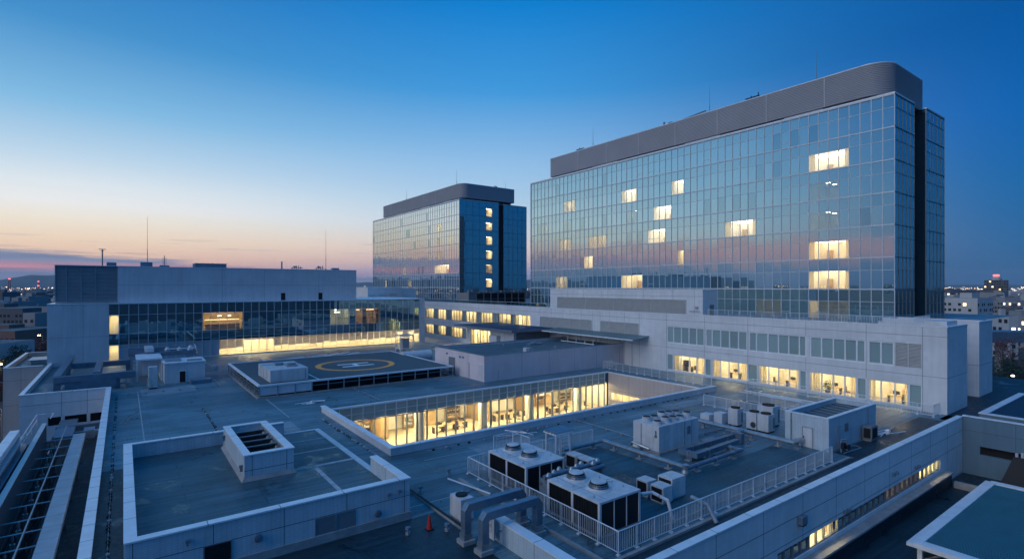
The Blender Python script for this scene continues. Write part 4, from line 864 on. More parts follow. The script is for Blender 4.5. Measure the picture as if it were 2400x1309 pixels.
# ------------------------------------------------------------------ rails
def railing(name, path, label, group=None, z=0.0, h=1.1, gap=0.125, post=1.25, lift=.14, cat='railing', mat=RAILM):
    t = thing(name, label, cat, (*path[0], z), group)
    m = MB(); m.tube([(x, y, z + h) for x, y in path], .030, 6); m.build('top_rail', mat, t)
    m = MB(); m.tube([(x, y, z + lift) for x, y in path], .022, 6); m.build('bottom_rail', mat, t)
    for (xa, ya), (xb, yb) in zip(path, path[1:]):
        Ld = math.hypot(xb - xa, yb - ya); n = max(1, round(Ld / post))
        for i in range(n + (1 if (xb, yb) == path[-1] else 0)):
            px, py = xa + (xb - xa) * i / n, ya + (yb - ya) * i / n
            q = MB(); q.box(px - .028, px + .028, py - .028, py + .028, z, z + h - .02).box(px - .09, px + .09, py - .09, py + .09, z, z + .06); q.build('post', mat, t)
        for i in range(n):
            q = MB(); k = max(2, round(Ld / n / gap))
            for j in range(1, k):
                f = (i + j / k) / n; bx_, by_ = xa + (xb - xa) * f, ya + (yb - ya) * f
                q.box(bx_ - .010, bx_ + .010, by_ - .010, by_ + .010, z + lift, z + h)
            q.build('baluster_panel', mat, t)
    return t
railing('guard_railing', [(29.4, 29.55), (18.1, 29.55), (18.1, 16.55), (39.6, 16.55)], 'long white railing that turns a corner around the two big cooling units')
railing('guard_railing', [(22.2, 32.6), (24.0, 32.6), (24.0, 30.6)], 'short low railing between the courtyard and the rear cooling unit')
railing('guard_railing', [(48.0, 32.3), (48.0, 23.4)], 'straight white railing behind the grubby condenser units')
railing('guard_railing', [(53.2, 30.6), (53.2, 22.6)], 'second railing further back, half hidden by the condenser units')
railing('guard_railing', [(62.6, 16.7), (60.9, 16.7), (60.9, 34.2), (59.4, 34.2)], 'long railing in front of the lit ground floor windows at right')
railing('guard_railing', [(59.4, 55.6), (57.5, 55.6), (57.5, 37.6)], 'railing along the end of the courtyard beside the white wing', gap=.16)
railing('guard_railing', [(64.6, 42.8), (64.6, 18.4)], 'low railing on the wing roof at the foot of the large tower', z=8.0, h=1.0, gap=.16, post=1.5)
railing('guard_railing', [(71, 21.2), (76, 21.2)], 'short railing on the far right corner of the wing roof', z=7.6, h=1.2)
t = thing('glass_balustrade', 'low glass balustrade along the far end of the wing roof', 'balustrade', (63.6, 78, 8.2))
MB().tube([(63.6, 76, 8.95), (63.6, 125, 8.95)], .03, 5).build('top_rail', RAILM, t)
for i in range(20): MB().pane('x', 63.6, 76 + i * 2.45 + .04, 76 + i * 2.45 + 2.4, 7.7, 8.9, tilt=.003).build('glass_panel', GLCD, t)

# ------------------------------------------------------------------ cooling units
def chiller():
    t = thing('cooling_unit', 'large pale cooling unit with two fan cowls nearest the railing corner', 'cooling unit', (0, 0, 0), 'large cooling units')
    X, Y, H = 1.48, 1.95, 1.82
    m = MB(); m.box(-X, X, -Y, Y, H - .12, H).box(-X, -X + .14, -Y, -Y + .14, .2, H - .12).box(-X, -X + .14, Y - .14, Y, .2, H - .12).box(X - .14, X, -Y, -Y + .14, .2, H - .12).box(X - .14, X, Y - .14, Y, .2, H - .12).box(-X, -X + .14, -.08, .08, .2, H - .12).box(X - .14, X, -.08, .08, .2, H - .12)
    m.build('casing', WHITE, t, bevel=.015)
    MB().box(-X, X, -Y, Y, .08, .2).box(-X + .1, X - .1, -Y + .1, -Y + .3, 0, .08).box(-X + .1, X - .1, Y - .3, Y - .1, 0, .08).build('base_frame', GALV, t)
    MB().box(-X + .01, X - .01, -.012, .012, H, H + .006).box(-.9, -.88, -Y, Y, H, H + .006).build('panel_seam', LOUVD, t)
    for s in (-1, 1):
        for a, b in ((-Y + .14, -.08), (.08, Y - .14)):
            q = MB(); q.box(s * (X - .08), s * (X - .06), a, b, .2, H - .12)
            y = a + .04
            while y < b - .04: q.box(s * (X - .06), s * (X - .02), y, y + .035, .22, H - .14); y += .115
            q.build('coil_panel', COIL, t)
        for i in range(3):
            a = -X + .14 + i * (2 * X - .28) / 3; b = a + (2 * X - .28) / 3
            q = MB(); q.box(a, b, s * (Y - .09), s * (Y - .05), .2, H - .12); q.build('end_panel', COIL, t)
        for i in (1, 2):
            a = -X + .14 + i * (2 * X - .28) / 3; MB().box(a - .02, a + .02, s * (Y - .09), s * (Y - .01), .2, H - .12).build('divider', WHITE, t)
    for cx, cy in ((-.2, -.62), (-.2, 1.05)):
        f = MB(); f.lathe(cx, cy, [(.66, H), (.66, H + .03), (.58, H + .07), (.56, H + .12)], 32); o = f.build('fan_cowl', WHITE, t)
        f = MB(); f.lathe(cx, cy, [(.52, H + .11), (.44, H + .36)], 28); f.build('fan_drum', COIL, o)
        f = MB()
        for i in range(44):
            a = 2 * math.pi * i / 44; ca, sa = math.cos(a), math.sin(a); ta, tb = a + .05, a + .10
            P = []
            for r, z in ((.565, H + .10), (.40, H + .37)):
                for b_ in (a - .022, a + .022): P.append((cx + r * math.cos(b_ + (z - H) * .5), cy + r * math.sin(b_ + (z - H) * .5), z))
            f.quad(P[0], P[1], P[3], P[2])
        for r, z in ((.515, H + .19), (.465, H + .28)):
            pts = [(cx + r * math.cos(2 * math.pi * i / 32), cy + r * math.sin(2 * math.pi * i / 32), z) for i in range(33)]; f.tube(pts, .010, 4)
        f.build('fan_guard', GALV, o)
        f = MB(); f.lathe(cx, cy, [(.40, H + .355), (.40, H + .39), (.30, H + .41)], 28); f.build('fan_cap', WHITE, o)
    m = MB()
    for x, y in ((-1.2, 1.4), (-1.2, -1.3), (.9, .4), (1.0, -1.2), (.8, 1.6), (-1.1, .3)): m.tube([(x, y, H), (x, y, H + .14)], .02, 6); m.box(x - .04, x + .04, y - .04, y + .04, H, H + .02)
    m.build('lifting_eye', GALV, t)
    m = MB(); m.tube([(.75, -.1, H + .02), (1.0, -.4, H + .05), (1.15, -.3, H + .02)], .03, 6); m.box(.72, .86, -.14, .02, H, H + .08); m.build('cable_gland', GALV, t)
    return t
ch = chiller(); ch.location = (19.86, 19.95, .02)
dup(ch, (20.08, 25.98, .02), 'large pale cooling unit with two fan cowls behind the first, towards the courtyard')

# unit with many small fans
t = thing('rooftop_chiller', 'white box unit topped with a crowd of short round fan stacks', 'cooling unit', (33.5, 25.8, 0))
m = MB(); m.box(31.15, 35.9, 24.6, 27.0, .22, 2.05); m.build('casing', WHITE, t, bevel=.02)
MB().box(31.0, 36.05, 24.45, 27.15, 0, .22).build('plinth', CONC, t)
m = MB(); m.box(31.135, 31.155, 26.2, 26.26, .25, 2.0).box(34.1, 34.16, 24.58, 24.61, .25, 2.0).box(35.0, 35.04, 24.585, 24.61, .25, 2.0); m.build('panel_seam', LOUVD, t)
MB().box(31.12, 31.16, 25.05, 25.7, .85, 1.25).build('intake_grille', LOUV, t); MB().box(34.45, 34.85, 24.57, 24.61, 1.0, 1.6).build('inspection_hatch', LOUVD, t)
m = MB(); m.tube([(31.1, 24.85, 1.35), (31.05, 24.85, 1.75)], .04, 6); m.box(31.05, 31.15, 24.8, 24.95, 1.25, 1.4); m.build('latch', LOUVD, t)
for i in range(5):
    for j in range(2):
        cx, cy = 31.75 + i * .88 + (j * .16), 25.2 + j * 1.15; hh = .20 + .08 * ((i * 2 + j) % 3)
        f = MB(); f.lathe(cx, cy, [(.38, 2.05), (.38, 2.11), (.31, 2.13), (.31, 2.05 + hh), (.34, 2.05 + hh), (.34, 2.10 + hh)], 18); o = f.build('fan_stack', WHITE, t)
        f = MB(); f.lathe(cx, cy, [(.29, 2.09 + hh), (.29, 2.115 + hh)], 16); f.build('fan_grille', COIL, o)
m = MB()
for k in range(5): m.lathe(30.75, 26.5 - k * .12, [(.17 - .02 * k, .1), (.2 - .02 * k, .3), (.12, .55 - .05 * k)], 10)
m.tube([(30.75, 26.9, .3), (30.6, 26.6, .6), (30.7, 26.0, .5), (30.9, 25.3, .35)], .09, 8); m.build('valve_cluster', GALV, t)

def cabinet(label, x0, x1, y0, y1, h, group='small condenser cabinets'):
    t = thing('condenser_cabinet', label, 'condenser', ((x0 + x1) / 2, (y0 + y1) / 2, 0), group)
    m = MB(); m.box(x0, x1, y0, y1, .1, h); m.build('casing', WHITE, t, bevel=.015); MB().box(x0 + .05, x1 - .05, y0 + .04, y1 - .04, 0, .1).build('base', GALV, t)
    q = MB(); q.box(x0 - .012, x0 + .01, y0 + .08, y1 - .08, .18, h - .1)
    z = .22
    while z < h - .12: q.box(x0 - .025, x0, y0 + .1, y1 - .1, z, z + .018); z += .06
    q.build('coil_grille', COIL, t)
    q = MB(); q.box(x0 + .05, x1 - .08, y0 - .012, y0 + .005, .2, h - .15); q.build('side_panel', WHITE, t)
    return t
cabinet('small condenser cabinet next to the nearest cooling unit, set behind its neighbour', 24.2, 25.0, 19.92, 20.75, 1.0); cabinet('small condenser cabinet with a square label plate by the nearest cooling unit', 24.15, 25.0, 18.8, 19.68, 1.0)
cabinet('taller plain white cabinet beside the small condensers', 25.15, 26.4, 18.95, 19.95, 1.22)
cabinet('small condenser cabinet beside the rear cooling unit, right one of the pair', 24.05, 24.8, 24.55, 25.66, 1.0); cabinet('small condenser cabinet beside the rear cooling unit, left one of the pair', 24.02, 24.8, 25.72, 26.7, 1.0)

def grubby(label, x0, x1, y0, y1, h, face=True):
    t = thing('outdoor_condenser', label, 'condenser', ((x0 + x1) / 2, (y0 + y1) / 2, 0), 'grubby outdoor condensers')
    m = MB(); m.box(x0, x1, y0, y1, .12, h); m.build('casing', WHITE, t, bevel=.02); MB().box(x0 + .05, x1 - .05, y0 + .05, y1 - .05, 0, .12).build('base', COIL, t)
    cx, cy = (x0 + x1) / 2, (y0 + y1) / 2; r = min(x1 - x0, y1 - y0) * .43
    f = MB(); f.lathe(cx, cy, [(r, h), (r, h + .09), (r * .9, h + .1)], 20)
    for k in range(9): a = math.pi * k / 9; f.tube([(cx + r * math.cos(a), cy + r * math.sin(a), h + .11), (cx - r * math.cos(a), cy - r * math.sin(a), h + .11)], .012, 4)
    f.build('fan_grille', RUST, t)
    if face:
        for k, yy in enumerate(([y0 + .28] if y1 - y0 < 1 else [y0 + .3, y1 - .3])):
            q = MB(); q.tube([(x0 - .015, yy, .5), (x0 + .01, yy, .5)], .24, 18)
            for z in range(-3, 4): q.box(x0 - .03, x0 - .01, yy - .22, yy + .22, .5 + z * .065, .51 + z * .065, 1)
            q.build('front_grille', [COIL, GALV], t)
    MB().box(x1 - .3, x1 - .05, y0 - .01, y0 + .01, .3, h - .3).build('side_grille', LOUVD, t)
    return t
grubby('tall grubby white condenser unit at the left end of its row', 42.9, 43.8, 25.55, 26.45, 1.52, False); grubby('grubby condenser with a dark round front grille, middle of the row', 42.9, 43.9, 23.85, 24.75, 1.5)
grubby('grubby condenser joined at the right of the row next to the outbuilding', 42.95, 44.0, 22.85, 23.8, 1.5, False); grubby('taller condenser standing behind the row with a broad rusty fan on top', 45.1, 46.3, 23.6, 25.0, 1.75, False)
t = thing('electric_cabinet', 'pair of pale blank cabinets at the end of the condenser row', 'cabinet', (42.5, 27.2, 0)); m = MB(); m.box(42.4, 43.3, 26.7, 27.5, .1, 1.0).box(42.0, 42.9, 27.7, 28.6, .1, .75); m.build('casing', WALLB, t, bevel=.01); MB().box(42.0, 43.3, 26.7, 28.6, 0, .1).build('base', CONC, t)

# outbuilding
t = thing('rooftop_outbuilding', 'small white flat-topped outbuilding with a plain door among the roof plant', 'outbuilding', (46, 19.3, 0))
m = MB(); m.box(41.8, 50.4, 17.7, 17.95, 0, 2.42).box(41.8, 42.05, 17.95, 20.9, 0, 2.42).box(50.15, 50.4, 17.95, 20.9, 0, 2.42).box(42.05, 50.15, 20.65, 20.9, 0, 2.42); m.build('wall', TILE, t)
MB().quad((42, 17.9, 2.05), (50.2, 17.9, 2.05), (50.2, 20.7, 2.05), (42, 20.7, 2.05)).build('roof', ROOF2, t)
m = MB(); coping(m, 'y', 17.7, 17.95, 41.77, 50.43, 2.42, 0, .05, .03); coping(m, 'y', 20.65, 20.9, 41.77, 50.43, 2.42, 0, .05, .03); coping(m, 'x', 41.8, 42.05, 17.99, 20.61, 2.42, 0, .05, .03); coping(m, 'x', 50.15, 50.4, 17.99, 20.61, 2.42, 0, .05, .03); m.build('coping', COPING, t)
d = MB().box(41.77, 41.82, 18.85, 19.55, .06, 1.5).build('door', WHITE, t); MB().box(41.75, 41.81, 18.8, 18.85, .02, 1.55).box(41.75, 41.81, 19.55, 19.6, .02, 1.55).box(41.75, 41.81, 18.85, 19.55, 1.5, 1.55).build('door_frame', GALV, d); MB().box(41.72, 41.78, 19.45, 19.5, .7, .85).build('door_handle', COIL, d)
MB().box(44.42, 45.05, 17.66, 17.71, 1.08, 1.7).build('vent', LOUVD, t); MB().tube([(43.2, 17.64, .1), (43.2, 17.64, 1.7), (43.6, 17.64, 1.7)], .04, 6).tube([(41.74, 20.4, .1), (41.74, 20.4, 2.4)], .045, 6).tube([(48.7, 17.64, .3), (48.7, 17.64, 2.3)], .03, 6).build('drain_pipe', GALV, t)
for i in range(7): MB().tube([(43 + i * .95, 18.2, 2.15), (43.4 + i * .95, 20.4, 2.15)], .035, 5).build('roof_cable', GALV, t)
t = thing('wall_condenser', 'dark boxy condenser standing against the shaded side of the outbuilding', 'condenser', (47.9, 17.2, 0)); MB().box(47.3, 48.5, 16.9, 17.55, .1, 1.15).build('casing', LOUVD, t, bevel=.02); MB().box(47.27, 47.3, 16.98, 17.45, .25, 1.0).box(47.45, 48.35, 16.87, 16.9, .25, 1.0).build('grille', COIL, t); MB().box(47.35, 48.45, 16.95, 17.5, 0, .1).build('base', CONC, t)
t = thing('pipe_manifold', 'small knot of upright valves and looped pipe by the railing end', 'pipes', (43, 16.8, 0))
MB().tube([(42.6, 17.2, 0), (42.6, 17.2, .9), (43.1, 17.0, .9), (43.1, 17.0, .1)], .06, 8).tube([(42.3, 16.9, .05), (44.8, 16.7, .05), (45.1, 17.2, .05), (44.2, 17.5, .05)], .04, 6).build('pipe', GALV, t); MB().box(42.4, 42.8, 16.95, 17.15, .3, .7).box(42.95, 43.3, 16.85, 17.1, .2, .5).build('valve', COIL, t)

# insulated pipe runs
def pipe_run(label, pts, r, sup=True, mat=DUCT, square=False, name='insulated_pipe'):
    t = thing(name, label, 'pipe', pts[0][:2] + (0,))
    MB().tube(pts, r, 12, square=square).build('pipe', mat, t, smooth=False)
    for (p, q) in zip(pts, pts[1:]):
        d = Vector(q) - Vector(p)
        if abs(d.z) > .2: continue
        n = max(1, int(d.length / 1.9))
        for i in range(n):
            c = Vector(p) + d * ((i + .5) / n); e = d.normalized() * .04
            MB().tube([tuple(c - e), tuple(c + e)], r * 1.1, 12, square=square).build('band', GALV, t)
            if sup and c.z - r > .08:
                s = MB(); s.box(c.x - .07, c.x + .07, c.y - .07, c.y + .07, 0.05, c.z - r + .02).box(c.x - .22, c.x + .22, c.y - .22, c.y + .22, 0, .07); s.build('support', CONC, t)
    return t
pipe_run('pale insulated pipe elbowing round behind the cooling units to the fan box', [(25.5, 28.6, .45), (29.5, 28.6, .45), (29.45, 21.25, .45)], .16, mat=GALV)
pipe_run('insulated pipe joining the corner elbow in front of the fan box', [(29.45, 21.05, .42), (35.9, 21.1, .42), (35.9, 22.6, .42)], .14)
pipe_run('thick insulated pipe running towards the outbuilding door', [(40.3, 28.2, .55), (40.3, 19.6, .55), (41.6, 19.5, .55)], .19, mat=GALV)
pipe_run('insulated pipe looping low beside the fan box', [(40.1, 23.5, .55), (38.6, 23.3, .5), (32.0, 23.3, .5), (32.0, 22.1, .5), (37.5, 22.3, .5)], .17, square=True)
pipe_run('short square duct leg on the roof behind the pipe loop', [(38.7, 24.0, .6), (38.7, 22.8, .6), (38.7, 22.8, .05)], .2, sup=False, square=True)
tag(MB().lathe(29.45, 21.15, [(.26, 0), (.26, .12), (.2, .3), (.22, .62), (.1, .68)], 14).build('pipe_elbow_box', GALV), 'bright metal elbow box where two pipes meet at a corner', 'elbow')
t = thing('low_duct_box', 'dark low duct boxes lying beside the fan box', 'duct', (33, 23, 0)); MB().box(31.9, 33.2, 22.4, 22.9, 0, .3).box(35.6, 37.2, 23.8, 24.3, .1, .45).build('casing', DUCT, t, bevel=.02)
pipe_run('bent white pipe arching from the nearest cooling unit to the railing', [(21.4, 18.9, .15), (21.4, 18.9, 1.2), (23.0, 18.6, 1.1), (23.0, 17.6, 1.0), (23.0, 17.3, .1)], .09, sup=False, mat=WHITE)
pipe_run('stubby pipe elbow poking through the railing into the gutter', [(24.6, 17.3, .9), (24.6, 16.3, .8), (24.6, 15.8, .05)], .12, sup=False, mat=GALV)
t = thing('pipe_header', 'bundle of lumpy insulated pipes between the two cooling units', 'pipes', (21.5, 23, 0))
for i, z in enumerate((1.35, 1.5, 1.1)): MB().tube([(19.0, 22.6 + i * .32, z), (23.4, 22.6 + i * .32, z)], .13, 10).build('pipe', DUCT, t)
for i in range(8): x = 19.2 + i * .58; MB().lathe(x, 22.75 + .22 * (i % 3), [(.15, 1.5), (.17, 1.6), (.08, 1.75)], 10).build('valve', GALV, t)
for x in (19.1, 21.3, 23.2): MB().box(x - .05, x + .05, 22.5, 23.4, 0, 1.35).build('support', GALV, t)
t = thing('pipe_canopy', 'raised tray of pale pipes on tall legs behind the rear cooling unit', 'pipe tray', (24.6, 28.2, 0))
MB().box(23.75, 25.35, 27.35, 28.7, 1.98, 2.08).build('tray', COPING, t)
for i in range(4): MB().tube([(23.7, 27.5 + i * .32, 2.16), (25.4, 27.5 + i * .32, 2.16)], .09, 8).build('pipe', GALV, t)
for x in (23.9, 25.2):
    for y in (27.5, 28.55): MB().box(x - .05, x + .05, y - .05, y + .05, 0, 1.98).build('leg', RAILM, t)
m = MB()
for i in range(7): m.tube([(24.2, 27.3, .25 + i * .26), (24.9, 27.3, .25 + i * .26)], .018, 4)
m.tube([(24.2, 27.3, 0), (24.2, 27.3, 2)], .02, 4).tube([(24.9, 27.3, 0), (24.9, 27.3, 2)], .02, 4); m.build('ladder', RAILM, t)
t = thing('aerial_bracket', 'spindly white antenna bars at the rail behind the cooling unit', 'antenna', (23.2, 31.5, 0))
MB().tube([(22.2, 32.2, 1.15), (25.2, 31.2, 1.2)], .03, 5).tube([(23.4, 31.9, .0), (23.4, 31.9, 1.5)], .03, 5).tube([(23.2, 32.6, 1.35), (24.2, 31.2, 1.3)], .025, 5).tube([(24.4, 32.3, 1.2), (24.6, 30.9, 1.15)], .025, 5).build('bar', RAILM, t)
# square ducts stepping over the tiled wall
for y, lbl, x0 in ((21.65, 'square duct arching over the tiled wall, further from the camera', 13.15), (20.35, 'square duct arching over the tiled wall, nearer to the camera', 13.3)):
    t = thing('arched_duct', lbl, 'duct', (x0, y, 0), 'square ducts over the tiled wall')
    xe = 16.45
    MB().tube([(x0, y, .5), (x0, y, 1.52), (x0 + .14, y, 1.70), (xe - .14, y, 1.70), (xe, y, 1.52), (xe, y, .4)], .19, square=True).build('casing', DUCT, t, bevel=.02)
    for x in (x0, xe):
        MB().box(x - .23, x + .23, y - .23, y + .23, .22, .5).build('collar', GALV, t); MB().box(x - .34, x + .34, y - .32, y + .32, 0, .22).build('base', CONC, t, bevel=.02)
m = MB()
for k in range(3):
    m.tube([(14.0 + .12 * math.cos(a / 8 * math.pi * 2), 21.0 + .16 * math.cos(a / 8 * math.pi * 2), .75 + k * .25 + .16 * math.sin(a / 8 * math.pi * 2)) for a in range(9)], .022, 5)
m.box(14.1, 14.14, 20.7, 21.3, .2, 1.5, 1); tag(m.build('cable_coils', [COIL, WALLB]), 'black cable loops on a pale board between the arched ducts', 'cable')
tw = thing('tiled_low_wall', 'low white tiled wall with pale coping running out at the bottom edge', 'wall', (14.7, 18, 0))
m = MB(); m.box(14.45, 14.95, 15.1, 21.5, 0, .98); joints(m, 'x', 14.45, [18.1, 21.15], [], 15.1, 21.5, 0, .98, 1); m.build('wall', [TILE, JOINT], tw); m = MB(); coping(m, 'x', 14.45, 14.95, 15.1, 21.5, .98, 0, .06, .03, 3.0); m.build('coping', [COPING, JOINT], tw); MB().tube([(14.45, 20.6, .62), (14.15, 20.5, .72)], .03, 6).build('wall_spout', LOUVD, tw)
t = thing('small_air_unit', 'white boxed air unit with cluttered top beside the arched ducts', 'air unit', (14.4, 24.1, 0)); MB().box(14.02, 14.8, 23.6, 24.75, .08, 1.18).build('casing', WHITE, t, bevel=.02); MB().box(14.05, 14.77, 23.65, 24.7, 0, .08).build('base', CONC, t)
MB().lathe(14.42, 24.2, [(.32, 1.18), (.33, 1.26), (.27, 1.28)], 18).build('fan_ring', COIL, t); MB().tube([(14.8, 24.6, 1.1), (15.2, 24.8, 1.0), (15.4, 25.2, .4), (15.3, 25.4, .0)], .06, 7).build('pipe', GALV, t)
tag(MB().tube([(16.4, 29.2, .16), (17.2, 25.6, .16)], .05, 7).build('loose_pipe', COPING), 'pale loose pipe lying outside the railing', 'pipe')
tag(MB().box(13.66, 13.84, 23.0, 29.0, 0, .12).box(13.68, 13.82, 23, 29, .12, .15, 1).build('cable_tray', [CONC, COIL]), 'dark cable tray running along the roof beside the near block', 'cable tray')
# safety cone
t = thing('traffic_cone', 'red traffic cone standing on the dark roof beside the near block', 'cone', (12.4, 23.95, 0))
MB().lathe(12.4, 23.95, [(.15, .05), (.04, .72), (.025, .74)], 18).build('cone', REDM, t); MB().box(12.22, 12.58, 23.77, 24.13, 0, .05).build('base', COIL, t, bevel=.01)
for x, y, l in ((11.3, 24.1, 'small grey roof drain cap left of the red cone'), (13.05, 23.3, 'small roof drain cap right of the red cone'), (14.2, 28.6, 'small roof drain cap beside the cable tray'), (17.0, 30.2, 'small white post cap outside the railing corner')):
    t = thing('roof_drain_cap', l, 'drain cap', (x, y, 0), 'small roof fittings'); MB().lathe(x, y, [(.14, 0), (.12, .12), (.06, .16), (.06, .26)], 12).build('stem', GALV, t); MB().lathe(x, y, [(.15, .26), (.13, .36), (.04, .4)], 12).build('cap', DUCT, t)
# lightning conductor tapes on little blocks
def conductor(label, pts, gap=.42):
    m = MB(); m.tube([(x, y, .07) for x, y in pts], .015, 4)
    for (xa, ya), (xb, yb) in zip(pts, pts[1:]):
        n = int(math.hypot(xb - xa, yb - ya) / gap)
        for i in range(n):
            f = (i + random.uniform(.3, .7)) / n; x, y = xa + (xb - xa) * f + random.uniform(-.03, .03), ya + (yb - ya) * f + random.uniform(-.03, .03); s = random.uniform(.05, .09); m.box(x - s, x + s, y - s, y + s, .004, .06 + s * .4, random.choice((0, 1, 1)))
    tag(m.build('conductor_cable', [SEAM, COIL]), label, 'cable')
conductor('beaded dark cable along the roof beside the left end of the courtyard', [(14.7, 49.5), (14.7, 35.8)]); conductor('beaded dark cable across open roof behind the air shaft', [(6.4, 61), (6.4, 47)])
conductor('long beaded cable along the left parapet', [(-.6, 74), (-.6, 20)], .55); conductor('thin cable on blocks following the near courtyard kerb', [(18, 35.3), (55, 35.5)], 1.1); conductor('thin cable on blocks at the foot of the front parapet', [(28, 15.2), (59.5, 15.2)], .9)
for k, (x, y, l) in enumerate([(15.9, 56.8, 'little bundle of pipe offcuts on open roof before the landing pad'), (58.3, 32.5, 'pale heap of timber and fittings near the lit windows'), (57.6, 29.2, 'long pale planks lying behind the condenser railing'), (41, 36.6, 'bits of pipe left on the near courtyard kerb'), (51, 17.0, 'scrap of pipe on dark roof beyond the outbuilding'), (24.9, 35.0, 'two small roof sockets beside the near courtyard kerb')]):
    m = MB()
    for i in range(6 if k != 2 else 4):
        a = random.uniform(-.3, .3) if k != 2 else 1.57; ln = random.uniform(.5, 1.5) * (3.5 if k == 2 else .7); cx, cy = x + random.uniform(-.7, .7), y + random.uniform(-.5, .5)
        zz = .06 + .07 * (i % 2); m.tube([(cx - math.cos(a) * ln, cy - math.sin(a) * ln, zz), (cx + math.cos(a) * ln, cy + math.sin(a) * ln, zz)], .05, 5)
    m.box(x - .15, x + .2, y - .1, y + .2, .0, .28); tag(m.build('roof_clutter', GALV if k % 2 else COPING), l, 'clutter')

# ------------------------------------------------------------------ helicopter landing pad
hp = thing('helipad', 'raised landing pad with an orange ring and a white letter H', 'helipad', (24, 72, 0))
x0, x1, y0, y1, zt = 11.75, 36.05, 62.5, 83.2, 1.42
MB().box(x0 + .3, x1 - .3, y0 + .3, y1 - .3, zt - .14, zt - .03).build('deck', DECK, hp)
m = MB(); m.box(x0, x1, y0, y0 + .3, zt - .16, zt + .02).box(x0, x1, y1 - .3, y1, zt - .16, zt + .02).box(x0, x0 + .3, y0 + .3, y1 - .3, zt - .16, zt + .02).box(x1 - .3, x1, y0 + .3, y1 - .3, zt - .16, zt + .02); m.build('edge_beam', COPING, hp)
m = MB(); n = 96; cx, cy = 25.8, 71.65
def ell(r, k): a = 2 * math.pi * k / n; return (cx + r * math.cos(a), cy + r * math.sin(a), zt - .022)
for k in range(n): m.quad(ell(4.5, k), ell(5.25, k), ell(5.25, k + 1), ell(4.5, k + 1))
m.build('ring_marking', YEL, hp)
m = MB(); z = zt - .020; m.quad((23.65, 72.45, z), (28.0, 72.45, z), (28.0, 73.1, z), (23.65, 73.1, z)).quad((23.65, 70.3, z), (28.0, 70.3, z), (28.0, 70.95, z), (23.65, 70.95, z)).quad((25.5, 70.95, z), (26.1, 70.95, z), (26.1, 72.45, z), (25.5, 72.45, z)); m.build('letter_marking', WPAINT, hp)
MB().quad((18.25, 63.0, z), (18.42, 63.0, z), (18.42, 67.5, z), (18.25, 67.5, z)).build('edge_line', WPAINT, hp)
for i in range(14):
    x = x0 + .15 + i * (x1 - x0 - .3) / 13; MB().box(x - .06, x + .06, y0 + .05, y0 + .17, .12, zt - .16).build('post', GALV, hp)
for i in range(1, 10):
    y = y0 + .15 + i * (y1 - y0 - .3) / 9; MB().box(x0 + .05, x0 + .17, y - .06, y + .06, .12, zt - .16).build('post', GALV, hp); MB().box(x1 - .17, x1 - .05, y - .06, y + .06, .12, zt - .16).build('post', GALV, hp)
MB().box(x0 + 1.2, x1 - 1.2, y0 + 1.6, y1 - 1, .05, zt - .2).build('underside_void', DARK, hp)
MB().box(x0 - .1, x1 + .1, y0 - .1, y0 + .35, 0, .12).box(x0 - .1, x0 + .35, y0 + .35, y1, 0, .12).box(x1 - .35, x1 + .1, y0 + .35, y1, 0, .12).build('kerb', CONC, hp)
m = MB(); m.box(x0 + .2, 17.4, y0 + .1, y0 + .2, .3, zt - .2); m.build('infill_panel', WALLB, hp)
m = MB(); m.tube([(x0 + .05, y0 + .05, .9), (x0 + .05, y1, .9)], .03, 5).tube([(x0 + .05, y0 + .05, .55), (x0 + .05, y1, .55)], .03, 5).tube([(17.4, y0 + .1, .85), (x1, y0 + .1, .85)], .025, 5); m.build('tie_rail', GALV, hp)
t = thing('air_handler', 'white box air handler with two roof vents standing on the landing pad corner', 'air handler', (15.2, 67, 1.42))
zb = zt - .03
MB().box(13.25, 17.35, 63.8, 67.2, zb, 2.78).box(13.25, 17.35, 67.45, 68.7, zb, 2.74).box(13.25, 17.35, 68.95, 70.3, zb, 2.78).box(13.4, 17.3, 67.2, 68.95, zb, 2.6, 1).build('casing', [WHITE, COIL], t, bevel=.02)
MB().box(15.4, 16.6, 65.4, 66.6, 2.78, 3.0).build('roof_vent', GALV, t, bevel=.02); MB().box(14.6, 15.5, 67.5, 68.6, 2.78, 3.05).build('roof_vent', GALV, t, bevel=.02); MB().lathe(16.0, 66.0, [(.5, 3.0), (.5, 3.12), (.42, 3.14)], 16).build('fan_cowl', LOUVD, t)
m = MB(); m.box(17.0, 17.04, 63.78, 63.81, 1.5, 2.7).box(13.23, 13.26, 65.5, 65.53, 1.5, 2.7); m.build('panel_seam', JOINT, t)
# pipe frames beyond the pad
for k, (x, y, dx, dy, n, l) in enumerate([(16.8, 88, 1.2, -4.5, 5, 'slanted white pipe frame behind the landing pad, at its left corner'), (21, 86.2, 3.6, 1.4, 6, 'low jumble of white pipe frames behind the middle of the landing pad'), (26, 86.0, 3.4, 2.0, 6, 'low jumble of pale pipes behind the ring of the landing pad'), (30.8, 86, 2.0, 1.2, 4, 'small cluster of pipes and boxes behind the pad, right end')]):
    t = thing('pipe_jumble', l, 'pipes', (x, y, 0), 'pipe frames behind the landing pad')
    for i in range(n):
        ox, oy = random.uniform(-2, 2), random.uniform(-2, 2.4); z = random.uniform(.5, 1.2)
        MB().tube([(x + ox, y + oy, z), (x + ox + dx * random.uniform(.5, 1), y + oy + dy * random.uniform(.5, 1), z)], .09, 6).build('pipe', RAILM, t); MB().box(x + ox - .06, x + ox + .06, y + oy - .06, y + oy + .06, 0, z).build('support', GALV, t)
    if k == 3: MB().box(x - .4, x + .8, y - .3, y + .6, 0, 1.2).build('box', WHITE, t, bevel=.02)
t = thing('tank_frame', 'white steel frame holding a boxy tank before the lit glass front', 'tank frame', (42.6, 92.5, 0))
